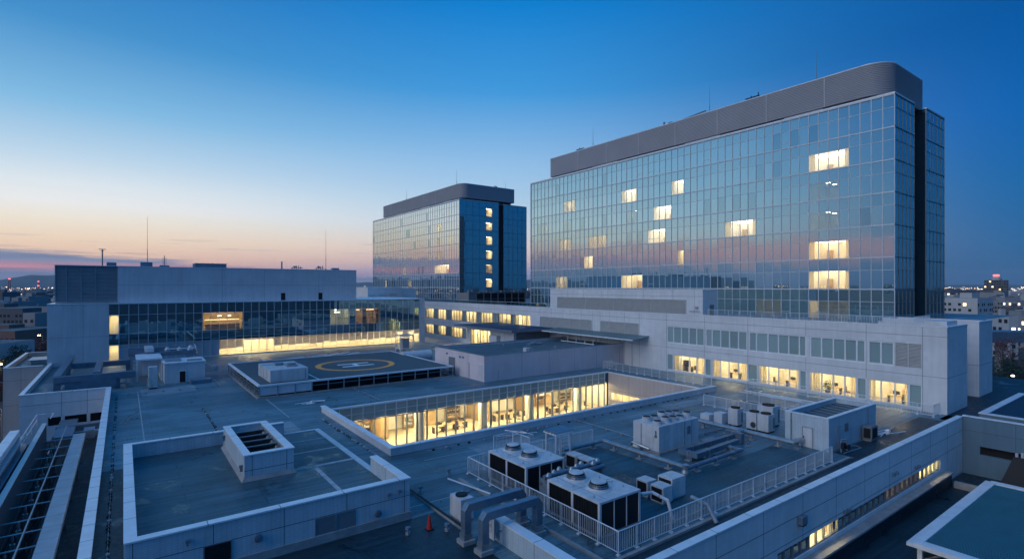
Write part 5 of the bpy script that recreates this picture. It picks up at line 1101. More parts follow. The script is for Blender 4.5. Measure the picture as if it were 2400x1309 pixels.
for x in (41.4, 44.0):
    for y in (91.6, 93.6): MB().box(x - .08, x + .08, y - .08, y + .08, 0, 3.0).build('post', RAILM, t)
MB().box(41.3, 44.1, 91.5, 93.7, 2.9, 3.05).box(41.3, 44.1, 91.5, 93.7, .5, .6).build('platform', RAILM, t); MB().box(42.0, 43.4, 91.9, 93.3, .6, 2.4).build('tank', GALV, t, bevel=.04)
m = MB(); m.tube([(41.4, 91.6, 3.05), (41.4, 91.6, 3.8), (44, 91.6, 3.8), (44, 91.6, 3.05)], .05, 5); m.build('guard', RAILM, t)
t = thing('covered_tank', 'rounded pale covered tank beside the central block', 'tank', (40, 73, 0)); m = MB(); m.tube([(35.5, 78, .9), (40.5, 78, .9)], .95, 20); m.build('shell', WHITE, t, smooth=False); MB().box(36, 36.3, 77.3, 78.7, 0, .3).box(39.6, 39.9, 77.3, 78.7, 0, .3).build('cradle', CONC, t)
for k in range(5):
    y = 66.4 + k * 1.15; t = thing('gas_cylinder_unit', 'small white unit by the central block end wall, %s' % ['nearest the door', 'second from the door', 'third from the door', 'fourth from the door', 'furthest from the door'][k], 'unit', (36.5, y, 0), 'small units by the central block')
    MB().box(36.15, 36.8, y, y + .7, .1, 1.0 + .25 * (k % 2)).build('casing', WHITE, t, bevel=.03); MB().box(36.13, 36.15, y + .12, y + .58, .25, .85).build('grille', LOUVD, t); MB().box(36.2, 36.75, y + .05, y + .65, 0, .1).build('base', CONC, t)
# central block roof fittings
t = thing('roof_exhaust', 'small white exhaust box at the front edge of the central block roof', 'exhaust', (44.6, 57.6, 3.02)); MB().box(44.3, 44.9, 57.2, 57.9, 3.1, 3.75).build('casing', WHITE, t, bevel=.02); MB().lathe(45.2, 57.6, [(.16, 3.02), (.16, 3.6), (.24, 3.6), (.2, 3.72)], 12).build('spout', GALV, t); MB().box(44.25, 45.4, 57.15, 57.95, 3.02, 3.1).build('base', CONC, t)
for x, y, l in ((46.4, 65.5, 'tiny vent on the central block roof, further left'), (50.8, 58.7, 'tiny twin vent stub near the front of the central block roof')):
    t = thing('roof_vent', l, 'vent', (x, y, 3.02), 'tiny roof vents'); MB().lathe(x, y, [(.12, 3.02), (.12, 3.4)], 10).build('pipe', GALV, t); MB().lathe(x, y, [(.22, 3.4), (.1, 3.5)], 10).build('cap', GALV, t)
tag(MB().box(51, 53.5, 65, 65.6, 3.02, 3.25).box(51.6, 52.4, 65, 65.6, 3.25, 3.4).build('pipe_box', GALV, bevel=.03), 'flat metal box lying at the middle of the central block roof', 'box')
t = thing('pipe_row', 'white horizontal pipes with short uprights along the back edge of the central block roof', 'pipes', (58, 61, 3))
MB().tube([(58.4, 66, 3.2), (58.4, 58.4, 3.2)], .09, 7).build('pipe', WHITE, t)
for y in (58.8, 60.6, 62.6, 64.6): MB().tube([(58.6, y, 3.02), (58.6, y, 4.1)], .08, 7).build('upright', GALV, t)
t = thing('plant_box', 'pale box planter beside dark shrubs in front of the pavilion', 'box', (53.6, 79, -.85)); MB().box(53.9, 54.6, 78.3, 80.7, -.85, 3.3).build('casing', WALLB, t)

# ------------------------------------------------------------------ cluttered plant at the far left of the roof
t = thing('roof_hut', 'plain plant hut with a small dark door opening at the far left of the roof', 'hut', (6.3, 81, 0))
MB().box(4.15, 8.55, 79.1, 83.5, 0, 2.45).build('wall', WALLB, t); MB().box(4.05, 8.65, 79.0, 83.6, 2.45, 2.58).build('roof', COPING, t)
MB().box(5.75, 6.4, 79.06, 79.12, .05, 1.42).build('door', DARK, t); MB().box(5.68, 5.75, 79.04, 79.12, .05, 1.5).box(6.4, 6.47, 79.04, 79.12, .05, 1.5).box(5.75, 6.4, 79.04, 79.12, 1.42, 1.5).build('door_frame', COPING, t); MB().box(4.3, 6.0, 80, 82, 2.58, 2.8).box(6.6, 8.3, 79.6, 80.4, 2.58, 2.75).build('roof_box', GALV, t)
tag(MB().box(6.8, 9.0, 76.6, 78.4, 0, .5).build('low_tank_lid', DUCT, bevel=.03), 'low square lid in front of the plant hut', 'lid')
t = thing('open_shelter', 'open-fronted steel shelter left of the plant hut', 'shelter', (2.8, 84, 0))
MB().box(1.3, 4.1, 81.9, 88, 2.75, 2.95).build('roof', COPING, t); MB().box(1.35, 4.0, 87.8, 88, 0, 2.75).box(3.9, 4.0, 82.6, 87.8, 0, 2.75).box(1.9, 3.8, 82.8, 83, .9, 2.75).build('back_panel', WALLB, t)
for x in (1.4, 4.0): MB().box(x - .08, x + .08, 81.95, 82.1, 0, 2.75).build('post', COPING, t)
t = thing('tall_condenser', 'tall white condenser cabinet standing in front of the open shelter', 'condenser', (2.85, 76.4, 0)); MB().box(2.4, 3.3, 75.95, 76.9, .15, 2.62).build('casing', WHITE, t, bevel=.03); MB().box(2.45, 3.25, 76.0, 76.85, 0, .15).build('base', COIL, t); MB().box(2.5, 3.2, 75.92, 75.95, .5, 1.9).build('grille', LOUV, t); MB().tube([(2.45, 75.85, 0), (2.3, 75.8, .5), (2.35, 75.85, 1.4)], .06, 6).build('hose', GALV, t)
t = thing('duct_frame', 'big pale blue rectangular ducts on legs at the far left of the roof', 'duct', (-3, 85, 0))
for a, b in (((-6.1, 79.5, 1.6), (-6.1, 102, 1.6)), ((-6.4, 79.0, 1.55), (1.2, 79.6, 1.55)), ((-2.6, 81.2, 1.5), (-2.6, 93, 1.5)), ((-6, 81.4, 1.2), (1.2, 81.6, 1.2)), ((-5.7, 94, 1.3), (.8, 94, 1.3))): MB().tube([a, b], .36, square=True).build('casing', DUCT, t, bevel=.03)
for x, y in ((-6.1, 79.6), (-.6, 79.6), (-6.1, 86), (-6.1, 94), (-2.6, 90), (.6, 94)): MB().box(x - .3, x + .3, y - .3, y + .3, 0, 1.25).build('leg', DUCT, t)
MB().box(-5.4, -.7, 78.9, 79.0, .15, 1.2).build('side_panel', DUCT, t)
t = thing('valve_stand', 'small stand of valves where the left ducts end', 'valves', (.3, 80, 0)); MB().tube([(-.5, 79.9, .5), (.4, 80.0, .5), (.4, 80, 0)], .12, 8).tube([(.3, 80.4, 0), (.3, 80.4, .9)], .1, 8).build('pipe', GALV, t); MB().lathe(.4, 79.9, [(.2, .4), (.22, .6), (.1, .7)], 10).build('valve', WHITE, t)
t = thing('cooling_pipe_rack', 'raised rack of long dark ducts and white valves above the plant huts', 'pipe rack', (4, 92, 0))
for i, y in enumerate((88.6, 90.4, 92.4, 94.4)): MB().tube([(.6, y, 2.9), (8.4, y - 1.5, 2.9)], .28, square=True).build('duct', DUCT, t)
for x in (.9, 4.4, 7.9):
    for y in (88.8, 93.8): MB().box(x - .1, x + .1, y - 1, y - .8, 0, 2.6).build('leg', GALV, t)
MB().box(2.4, 3.4, 87.6, 92, 3.2, 3.7).build('slatted_box', WHITE, t, bevel=.03)
for x, y in ((5, 89), (6.4, 88.2), (7.6, 87.6), (7.9, 90)): MB().lathe(x, y, [(.3, 2.9), (.34, 3.3), (.16, 3.6)], 10).build('valve', WHITE, t)
MB().tube([(5, 87.4, 3.5), (8.3, 87, 3.5)], .08, 6).tube([(8.3, 87, 3.5), (8.6, 92, 3.5)], .08, 6).build('hand_rail', RAILM, t)
t = thing('stay_bar', 'thin slanting bars with a bright clamp right of the plant hut', 'bar', (10, 88, 0)); MB().tube([(9.0, 95, 1.2), (10.9, 88.8, .3)], .07, 6).tube([(8.8, 89, .4), (11, 88.8, .3)], .06, 6).build('bar', GALV, t); MB().box(10.7, 11.2, 88.5, 89.1, .05, .6).build('clamp', WHITE, t)

# ------------------------------------------------------------------ masts and tanks on the roofs
def rod(x, y, z, h, label, name='lightning_rod', r=.05):
    t = thing(name, label, 'lightning rod', (x, y, z), 'lightning rods'); MB().lathe(x, y, [(r, z), (r, z + h * .35), (r * .6, z + h * .36), (r * .35, z + h)], 8).build('rod', LOUVD, t); MB().lathe(x, y, [(.18, z), (.18, z + .15), (.06, z + .4)], 8).build('foot', LOUVD, t)
ZL = 15.32
rod(3.3, 109, ZL, 8.6, 'tallest needle mast on the left building, rising above the sunset cloud'); rod(33.1, 109, ZL, 8.3, 'tall needle mast near the right end of the left building roof')
rod(84, 84.3, 42.4, 4.8, 'thin lightning rod near the left end of the large tower roof', r=.06); rod(84, 55.3, 42.4, 5.2, 'thin lightning rod on the middle of the large tower roof', r=.06); rod(84, 37.3, 42.4, 5.0, 'thin lightning rod nearest the round corner of the large tower roof', r=.06)
rod(82, 176, 42.3, 4.4, 'lightning rod at the left of the smaller tower roof', r=.07); rod(82, 140.5, 42.3, 5.2, 'lightning rod at the round corner of the smaller tower roof', r=.07); rod(97, 136, 42.3, 3.0, 'short lightning rod at the right of the smaller tower roof', r=.06)
t = thing('aerial_mast', 'square-topped aerial mast on the left end of the left building', 'mast', (-2.75, 109, ZL)); MB().tube([(-2.75, 109, ZL), (-2.75, 109, ZL + 2.9)], .09, 6).build('pole', LOUVD, t); MB().box(-3.2, -2.3, 108.95, 109.05, ZL + 2.8, ZL + 2.9).box(-3.0, -2.5, 108.95, 109.05, ZL + 2.55, ZL + 2.62).build('crossbar', LOUVD, t)
for x0_, x1_, h, l in ((-2.2, -.9, .75, 'small round-cornered tank just right of the square aerial mast'), (2.3, 4.0, .9, 'grey tank block under the tallest needle mast'), (5.0, 6.4, .45, 'low grey box beside the stepped aerial'), (34.2, 35.6, .55, 'small grey box right of the right needle mast')):
    t = thing('roof_tank', l, 'tank', (x0_, 109, ZL), 'small roof tanks'); MB().box(x0_, x1_, 108.4, 109.6, ZL + .1, ZL + h).build('shell', DUCT, t, bevel=.06); MB().box(x0_ + .1, x1_ - .1, 108.5, 109.5, ZL, ZL + .1).build('base', GALV, t)
t = thing('stepped_aerial', 'short aerial with many cross bars on the left building roof', 'aerial', (5.9, 109, ZL)); MB().tube([(5.7, 109, ZL), (5.7, 109, ZL + 2.1)], .06, 5).build('pole', LOUVD, t)
for z in (.7, 1.0, 1.3, 1.6): MB().box(5.35, 6.05, 108.97, 109.03, ZL + z, ZL + z + .06).build('crossbar', LOUVD, t)
t = thing('roof_penthouse', 'long low grey box on the middle of the left building roof', 'plant box', (12.4, 110, ZL)); MB().box(10.3, 15.2, 109, 112, ZL, ZL + .85).build('wall', DUCT, t); MB().box(10.2, 15.3, 108.9, 112.1, ZL + .85, ZL + .95).build('roof', DUCT, t); MB().box(9.9, 10.3, 109, 109.5, ZL, ZL + .8).build('frame', GALV, t)
for k, (x, n, l) in enumerate(((24.7, 1, 'dark stub chimney on the left building roof'), (26.6, 5, 'dark cluster of small aerials right of the stub chimney'), (31.2, 4, 'low cluster of small aerials left of the right needle mast'))):
    t = thing('aerial_cluster', l, 'aerial', (x, 109, ZL))
    for i in range(n): MB().tube([(x + i * .4, 109, ZL), (x + i * .4, 109, ZL + (1.6 if n == 1 else random.uniform(.5, 1.0)))], .14 if n == 1 else .07, 6).build('stub', LOUVD, t)
    if n > 1: MB().box(x - .2, x + n * .4, 108.95, 109.05, ZL + .4, ZL + .5).box(x + .2, x + .9, 108.9, 109.1, ZL + .55, ZL + .8).build('bracket', LOUVD, t)
for k, (x, y, z, l) in enumerate(((83, 86.4, 42.45, 'small aerials at the left end of the large tower roof'), (82.6, 165, 42.3, 'small aerials on the left part of the smaller tower roof'), (93, 135, 42.3, 'small aerials on the right part of the smaller tower roof'), (83, 45.8, 42.45, 'tiny aerial on the large tower roof'))):
    t = thing('aerial_cluster', l, 'aerial', (x, y, z))
    for i in range(4): MB().tube([(x, y + i * .6, z), (x, y + i * .6, z + random.uniform(.6, 1.2))], .08, 5).build('stub', COIL, t)
    MB().box(x - .06, x + .06, y - .2, y + 2.2, z + .5, z + .65).build('bracket', COIL, t)
t = thing('window_cleaning_gantry', 'low folded gantry arm lying on the large tower roof', 'gantry', (83.5, 60, 42.4)); MB().tube([(83.2, 64.5, 42.5), (83.2, 55.5, 43.2)], .13, 6).tube([(83.2, 64.5, 43.4), (83.2, 64.5, 42.4)], .2, 6).build('arm', LOUVD, t); MB().box(82.9, 83.6, 62.6, 63.4, 42.4, 43.0).build('carriage', LOUVD, t)

# ------------------------------------------------------------------ lower levels at the right and utility yard
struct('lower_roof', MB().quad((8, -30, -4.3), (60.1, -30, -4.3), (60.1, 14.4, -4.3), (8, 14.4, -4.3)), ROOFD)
m = MB(); m.box(20, 55.2, 13.75, 14.38, -3.22, -3.1); m.box(20, 55.2, 13.9, 14.38, -4.29, -3.22, 1); m.box(54.9, 55.3, 8, 13.7, -4.3, -3.8); tag(m.build('window_ledge', [CONC, ROOFD]), 'pale ledge running below the low strip windows at the bottom right', 'ledge')
SHADEW = surf('shaded_panel', (.13, .22, .29), .6, var=.12, scale=.3, streak=.12)  # the low wall's shade is put into this darker panel colour
sw = thing('side_wall_block', 'panelled walled block with a long dark opening at the right edge', 'building', (60.1, 5, -16))
m = MB(); wall(m, 'x', 60.1, -30, 14.39, -16, .7, [(-2.45, -1.72, [(-6, 13.2)])], .35); joints(m, 'x', 60.1, [10.9, 6.4, 2], [-.5], -30, 14.3, -1.7, .7, 1); m.build('wall', [SHADEW, JOINT], sw); m = MB(); coping(m, 'x', 60.1, 60.45, -30, 14.4, .7, 0, .07, .05, 4); m.build('coping', [COPING, JOINT], sw)
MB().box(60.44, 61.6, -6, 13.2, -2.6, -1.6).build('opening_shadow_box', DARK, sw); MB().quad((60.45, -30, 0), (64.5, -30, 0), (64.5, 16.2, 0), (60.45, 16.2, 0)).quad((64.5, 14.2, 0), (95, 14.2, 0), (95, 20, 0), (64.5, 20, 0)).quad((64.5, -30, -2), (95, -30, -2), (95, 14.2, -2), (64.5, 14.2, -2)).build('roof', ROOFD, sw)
m = MB(); m.box(64.3, 80, 13.7, 14.2, -2, .35).box(64.3, 64.8, -30, 13.7, -2, .35); m.build('inner_parapet', SHADEW, sw); m = MB(); coping(m, 'y', 13.7, 14.2, 64.3, 80, .35, 0, .07, .05); coping(m, 'x', 64.3, 64.8, -30, 13.6, .35, 0, .07, .05); m.build('inner_coping', COPING, sw)
lp = thing('ribbed_roof_pavilion', 'low pavilion with a broad teal ribbed metal roof at the bottom right corner', 'pavilion', (46, 5, -7))
x0, x1, y0, y1, z = 38.0, 55.1, -14, 11.75, -3.05
m = MB(); m.quad((x0 + .9, y0, z - .12), (x1 - .6, y0, z - .12), (x1 - .6, y1 - .7, z - .12), (x0 + .9, y1 - .7, z - .12))
x = x0 + 1
while x < x1 - .7: m.box(x, x + .07, y0, y1 - .7, z - .12, z - .06); x += .28
m.build('roof', TEALROOF, lp)
m = MB(); m.box(x0, x1, y1 - .7, y1 - .35, z - .3, z - .02).box(x0, x1, y1 - .35, y1, z - .3, z - .1).box(x0, x0 + .45, y0, y1 - .7, z - .3, z - .02).box(x0 + .45, x0 + .9, y0, y1 - .7, z - .3, z - .08).box(x1 - .6, x1, y0, y1 - .7, z - .3, z - .02); m.build('roof_edge', COPING, lp)
for x, y in ((38.5, 11.2), (38.5, 3), (46, 11.2), (54.6, 11.2)): MB().box(x - .12, x + .12, y - .12, y + .12, -4.3, z - .3).build('post', COPING, lp)
MB().tube([(38.5, 11.2, -4.2), (38.5, 10.0, -3.4)], .06, 5).build('brace', GALV, lp)
t = thing('sloped_hood', 'dark sloping hood with two small spouts against the right wall', 'hood', (58.5, 12, -4.3)); m = MB(); m.v += [(58.3, 9.4, -4.25), (60.05, 9.4, -4.25), (60.05, 11.6, -4.25), (58.3, 11.6, -4.25), (59.4, 10.2, -1.9), (60.05, 10.2, -1.9), (60.05, 10.9, -1.9), (59.4, 10.9, -1.9)]
for q in ((3, 2, 1, 0), (4, 5, 6, 7), (0, 1, 5, 4), (1, 2, 6, 5), (2, 3, 7, 6), (3, 0, 4, 7)): m.f.append(q); m.m.append(0)
m.build('hood', COIL, t); MB().tube([(59.6, 10.4, -1.9), (59.6, 10.4, -1.5)], .1, 8).tube([(59.6, 10.75, -1.9), (59.6, 10.75, -1.6)], .1, 8).build('spout', WHITE, t)
for x, z, l in ((30.4, -.75, 'boxed wall vent low at the bottom edge of the front wall'), (36.3, -1.75, 'pair of small wall vents above the lit nearest strip window'), (44.2, -1.1, 'pair of small wall vents half way along the front wall'), (48.6, -1.5, 'pair of small wall vents above the far lit strip window')):
    t = thing('wall_vent', l, 'wall vent', (x, 14.4, z), 'wall vents on the front wall')
    if x < 31: MB().box(x - .3, x + .3, 14.08, 14.38, z - .25, z + .25).build('hood', DUCT, t, bevel=.05); MB().box(x - .22, x + .22, 14.1, 14.36, z - .3, z - .25).build('grille', COIL, t)
    else:
        for d in (-.3, .3): MB().box(x + d - .09, x + d + .09, 14.2, 14.38, z - .1, z + .1).build('hood', DUCT, t, bevel=.03)
ue = thing('utility_enclosure', 'dark lattice utility enclosure on the roof between the two towers', 'enclosure', (77, 113, 7.6))
m = MB()
for i in range(9): x = 68.9 + i * 2.19; m.box(x - .1, x + .1, 112, 112.2, 7.6, 10.6)
m.box(68.9, 86.4, 112, 112.2, 10.5, 10.7).box(68.9, 86.4, 112, 112.2, 8.9, 9.0); m.build('frame', LOUVD, ue); MB().box(71.2, 86.4, 112.3, 118, 7.6, 10.4).build('dark_panel', COIL, ue); MB().box(69, 71.1, 112.25, 118, 7.6, 10.5).build('pale_panel', surf('speckled_panel', (.3, .3, .3), .8, var=.7, scale=6), ue)
for i in range(16): x = 69.2 + i * 1.1; MB().box(x, x + random.uniform(.3, .8), 112.6, 113.5, 10.4, 10.7 + random.uniform(.1, .5)).build('machine', LOUVD, ue)
lw_ = thing('low_white_building', 'low white building with three grey louvres left of the smaller tower', 'building', (55, 130, -16)); MB().box(49.3, 58.27, 128.4, 140, -16, 11.75).box(58.27, 63, 129.2, 140, -16, 11.7).build('wall', WALL, lw_); MB().box(49.2, 58.35, 128.3, 140, 11.75, 11.9).build('roof', COPING, lw_)
for x in (49.9, 52.2, 55.3): louvre(lw_, 'y', 128.36, x, x + (1.1 if x < 50 else 1.9), 9.0, 10.2, 6, LOUV)

# ------------------------------------------------------------------ furniture seen through the lit glass
def desk(x, y, z, label, group, ax='y'):
    t = thing('desk', label, 'desk', (x, y, z), group)
    if ax == 'y': MB().box(x - .7, x + .7, y - .35, y + .35, z + .72, z + .76).build('top', RWOOD, t); MB().box(x - .3, x + .3, y + .1, y + .14, z + .86, z + 1.2).box(x - .05, x + .05, y + .1, y + .14, z + .76, z + .86).build('monitor', RDARK, t); [MB().box(x + s * .62 - .03, x + s * .62 + .03, y - .3, y + .3, z, z + .72).build('leg', RDARK, t) for s in (-1, 1)]
    else: MB().box(x - .35, x + .35, y - .7, y + .7, z + .72, z + .76).build('top', RWOOD, t); MB().box(x + .1, x + .14, y - .3, y + .3, z + .86, z + 1.2).box(x + .1, x + .14, y - .05, y + .05, z + .76, z + .86).build('monitor', RDARK, t); [MB().box(x - .3, x + .3, y + s * .62 - .03, y + s * .62 + .03, z, z + .72).build('leg', RDARK, t) for s in (-1, 1)]
def chair(x, y, z, label, group):
    t = thing('chair', label, 'chair', (x, y, z), group); MB().box(x - .22, x + .22, y - .22, y + .22, z + .42, z + .5).build('seat', RDARK, t); MB().box(x - .22, x + .22, y + .18, y + .24, z + .5, z + 1.0).build('backrest', RDARK, t); MB().tube([(x, y, z + .05), (x, y, z + .42)], .04, 6).box(x - .25, x + .25, y - .03, y + .03, z, z + .05).build('base', RDARK, t)
random.seed(5)
for x in (29.6, 31.2, 32.9, 38.4, 40.2, 43.2, 46.6, 48.6): desk(x, 54.6 + random.uniform(-.5, .9), -4.84, 'wooden desk with a dark screen behind the courtyard glass', 'desks in the courtyard hall')
for x in (30.1, 32.0, 33.3, 38.9, 40.9, 45.4, 47.3, 49.4, 52): chair(x, 53.7 + random.uniform(-.2, 1.6), -4.84, 'dark swivel chair behind the courtyard glass', 'chairs in the courtyard hall')
for y in (46.2, 39.0, 31.6, 26.9, 21.0): desk(65.0, y, .06, 'desk with a dark screen behind the lit ground floor windows', 'desks in the white wing', 'x')
for y in (44.6, 37.6, 33.4, 25.4, 20.0): chair(64.6, y, .06, 'dark chair behind the lit ground floor windows', 'chairs in the white wing')
tag(MB().box(64.2, 64.7, 45.6, 46.5, .9, 1.7).box(64.3, 64.6, 45.9, 46.2, .06, .9).build('display_stand', RDARK), 'big dark display on a stand behind the leftmost lit ground floor window', 'display')
tag(MB().tube([(68.2, 37.5, 1.5), (68.25, 37.5, 1.5)], .35, 20).build('wall_poster', surf('orange_poster', (.8, .2, .03), .6)), 'round orange picture on the wall behind the second lit ground floor window', 'picture')
t = thing('potted_plant', 'leafy plant behind the fourth lit ground floor window', 'plant', (64.1, 27.3, .06)); MB().lathe(64.1, 27.3, [(.2, .06), (.26, .5)], 12).build('pot', RDARK, t); m = MB()
for _ in range(160):
    p = Vector((64.1 + random.gauss(0, .16), 27.3 + random.gauss(0, .3), 1.0 + random.gauss(0, .25))); u = Vector((random.gauss(0, 1), random.gauss(0, 1), random.gauss(0, 1))).normalized() * .11; v = u.orthogonal().normalized() * .05; m.quad(p - u, p + v, p + u, p - v)
m.build('foliage', leafmat('plant_leaf', (.05, .12, .04)), t)

for x, w_ in ((20.5, 2.4), (26.9, 1.2), (32.6, 2.0), (47.0, 1.6), (51.5, 2.2)):
    t = thing('shelf_unit', 'tall filled shelf unit against the back of the courtyard hall', 'shelf', (x, 58.6, -4.84), 'shelves in the courtyard hall')
    MB().box(x, x + w_, 58.4, 58.9, -4.84, -4.78).box(x, x + .05, 58.4, 58.9, -4.78, -2.9).box(x + w_ - .05, x + w_, 58.4, 58.9, -4.78, -2.9).build('frame', RWOOD, t)
    for k in range(4):
        MB().box(x + .05, x + w_ - .05, 58.4, 58.9, -4.35 + k * .48, -4.31 + k * .48).build('shelf', RWOOD, t); b = MB(); u = x + .1
        while u < x + w_ - .25: v = random.uniform(.08, .3); b.box(u, u + v * .8, 58.42, 58.8, -4.31 + k * .48, -4.31 + k * .48 + random.uniform(.12, .36)); u += v
        b.build('files', random.choice((RDARK, RWOOD, CONC, COPING)), t)
def conduit(l, pts, r=.035):
    t = thing('roof_conduit', l, 'conduit', pts[0][:2] + (0,), 'conduits on the roof'); MB().tube(pts, r, 6).build('pipe', GALV, t)
    for (p, q) in zip(pts, pts[1:]):
        d = Vector(q) - Vector(p); n = max(1, int(d.length / 1.6))
        for i in range(n): c = Vector(p) + d * ((i + .5) / n); MB().box(c.x - .1, c.x + .1, c.y - .07, c.y + .07, .012, .11).build('saddle', CONC, t)
conduit('thin conduit from the fan box back to the courtyard kerb', [(33.0, 27.3, .14), (33.0, 35.6, .14)]); conduit('thin conduit along the inner side of the long railing', [(22.0, 17.1, .14), (39.4, 17.1, .14)]); conduit('thin conduit crossing the roof before the condenser row', [(36.0, 25.8, .14), (42.8, 25.8, .14)])
conduit('thin conduit from the landing pad towards the courtyard corner', [(22.0, 62.2, .14), (22.0, 54.0, .14), (16.5, 54.0, .14)]); conduit('thin conduit in front of the plant hut at left', [(-.4, 73.2, .14), (9.5, 73.2, .14), (9.5, 78.8, .14)])
# ------------------------------------------------------------------ the city around
FW = Vector((math.sin(math.atan2(911, 1244)), math.cos(math.atan2(911, 1244)), 0)); RT = Vector((FW.y, -FW.x, 0))
def at(px, d): p = FW * d + RT * ((px - 1200) / 1244 * d); return p.x, p.y
def zat(py, d): return 12.2 + (670 - py) / 1244 * d
G = -16.0
CW = [surf('city_wall_%s' % n, c, .8, var=.2, scale=.05) for n, c in (('grey', (.30, .30, .31)), ('pale', (.50, .50, .50)), ('dark', (.13, .135, .15)), ('brown', (.22, .13, .11)))]
CROOF = surf('city_roof', (.16, .17, .18), .8, var=.3, scale=.05)
CWIN = surf('city_window_dark', (.03, .04, .05), .2, var=.3, scale=.1)
LITS = [emat('city_window_warm', (1, .62, .28), 4.5), emat('city_window_white', (1, .88, .7), 3.6), emat('city_window_amber', (1, .42, .12), 6.0)]
REDL = emat('red_beacon', (1, .12, .10), 4.0); STREETL = emat('street_lamp_glow', (1, .55, .2), 90.0); WHITEL = emat('white_lamp_glow', (1, .9, .75), 14.0)
def block(m, x, y, w, d, z0, z1, a, wall_i=0, lit=.06, fl=3.2, wd=2.2, plain=False):
    """a box turned by a with a roof, a stair house and rows of windows on its two near faces"""
    ca, sa = math.cos(a), math.sin(a)
    def P(u, v, z): return (x + u * ca - v * sa, y + u * sa + v * ca, z)
    c = [(-w / 2, -d / 2), (w / 2, -d / 2), (w / 2, d / 2), (-w / 2, d / 2)]
    for i in range(4):
        (u0, v0), (u1, v1) = c[i], c[(i + 1) % 4]; m.quad(P(u0, v0, z0), P(u1, v1, z0), P(u1, v1, z1), P(u0, v0, z1), mi=wall_i)
    m.quad(*[P(u, v, z1) for u, v in c], mi=4)
    k = .25 * min(w, d); h = z1 + random.uniform(1.5, 3)
    ou, ov = random.uniform(-.2, .2) * w, random.uniform(-.2, .2) * d; q = [(ou - k, ov - k * .6), (ou + k, ov - k * .6), (ou + k, ov + k * .6), (ou - k, ov + k * .6)]
    for i in range(4): m.quad(P(*q[i], z1), P(*q[(i + 1) % 4], z1), P(*q[(i + 1) % 4], h), P(*q[i], h), mi=wall_i)
    m.quad(*[P(u, v, h) for u, v in q], mi=4)
    if plain: return
    nf = int((z1 - z0) / fl)
    for f in range(max(0, nf - 12), nf):
        zb = z0 + f * fl + 1.0
        for (u0, v0, du, dv, n) in ((-w / 2, -d / 2 - .06, 1, 0, int(w / wd)), (-w / 2 - .06, -d / 2, 0, 1, int(d / wd))):
            for i in range(n):
                s = (i + .5) * (w if du else d) / n; on = random.random() < lit
                if not on and random.random() < .25: continue
                a0, a1 = s - wd * .32, s + wd * .32
                m.quad(P(u0 + du * a0, v0 + dv * a0, zb), P(u0 + du * a1, v0 + dv * a1, zb), P(u0 + du * a1, v0 + dv * a1, zb + 1.5), P(u0 + du * a0, v0 + dv * a0, zb + 1.5), mi=random.choice((6, 7, 7, 8)) if on else 5)
CM = CW + [CROOF, CWIN] + LITS + [REDL]
def cb_(name, label, px0, px1, py, d, dep, wall_i, lit=.08, a=None, group=None, cat='building', fl=3.2, wd=2.2):
    w = (px1 - px0) / 1244 * d; x, y = at((px0 + px1) / 2, d + dep / 2); m = MB()
    block(m, x, y, w, dep, G, zat(py, d), (math.atan2(RT.y, RT.x) if a is None else a), wall_i, lit, fl, wd)
    return tag(m.build(name, CM), label, cat, group)
cb_('city_building', 'long dark flat-roofed building at the left edge below the far rooftops', -120, 113, 722, 300, 30, 2, .02)
cb_('city_building', 'low red-brown building at the left edge behind the dark tree', -120, 104, 775, 228, 26, 3, .03)
cb_('city_building', 'small pale building with lit lower floor at the far left edge', -80, 38, 806, 165, 14, 1, .30)
cb_('city_building', 'pale grey box of a house between the dark flat roof and the left building', 84, 112, 733, 255, 14, 0, .12)
cb_('city_building', 'grey blank-sided building rising over the dark flat roof at left', 64, 92, 694, 400, 18, 0, .0)
cb_('city_building', 'apartment block with bright stair windows at the left edge', 2, 28, 684, 430, 16, 2, .45, wd=3.5)
cb_('city_building', 'low blue-grey building left of the grey blank-sided one', 28, 60, 706, 360, 18, 0, .1)
cb_('city_building', 'white apartment block with many small windows right of the large tower', 2205, 2284, 698, 300, 26, 1, .07, a=R(-8))
cb_('city_building', 'long building with an orange lit band near the right horizon', 2200, 2288, 679, 760, 40, 2, .5, wd=6, fl=5)
cb_('city_building', 'tall dark twin block with a red beacon near the right horizon', 2317, 2352, 656, 640, 22, 2, .04, a=R(12))
cb_('city_building', 'low wide grey building in front of the dark twin block', 2288, 2345, 703, 420, 30, 0, .05)
cb_('city_building', 'grey balcony block at the right edge with a few warm windows', 2346, 2420, 706, 400, 26, 0, .12)
cb_('city_building', 'small white square building beside the wing corner at right', 2331, 2353, 740, 205, 12, 1, .03)
cb_('city_building', 'low bluish building with rows of windows at the right edge', 2354, 2460, 742, 240, 20, 0, .10)
m = MB()
for px, d in ((2335, 640),):
    x, y = at(px, d + 6); m.lathe(x, y, [(4, zat(656, d)), (4, zat(650, d)), (1, zat(645, d))], 10); m.lathe(x, y, [(3, zat(646, d)), (3, zat(643, d))], 8, mi=1)
tag(m.build('rooftop_beacon', [CW[1], REDL]), 'red and white lit beacon on top of the dark twin block', 'beacon')
t = thing('lattice_mast', 'red lattice mast with a red light on the left horizon', 'mast', (*at(22, 1700), G))
x, y = at(22, 1700); zt_ = zat(654, 1700); m = MB()
for sx in (-1, 1):
    for sy in (-1, 1): m.tube([(x + sx * 4, y + sy * 4, G), (x + sx * 1.2, y + sy * 1.2, zt_)], .55, 4)
for i in range(8): z = G + (zt_ - G) * i / 8; r = 4 - 2.8 * i / 8; m.box(x - r, x + r, y - r, y + r, z, z + .8)
m.build('lattice', REDM, t); MB().box(x - 2.4, x + 2.4, y - 2.4, y + 2.4, zt_, zt_ + 2.5).build('beacon', REDL, t)
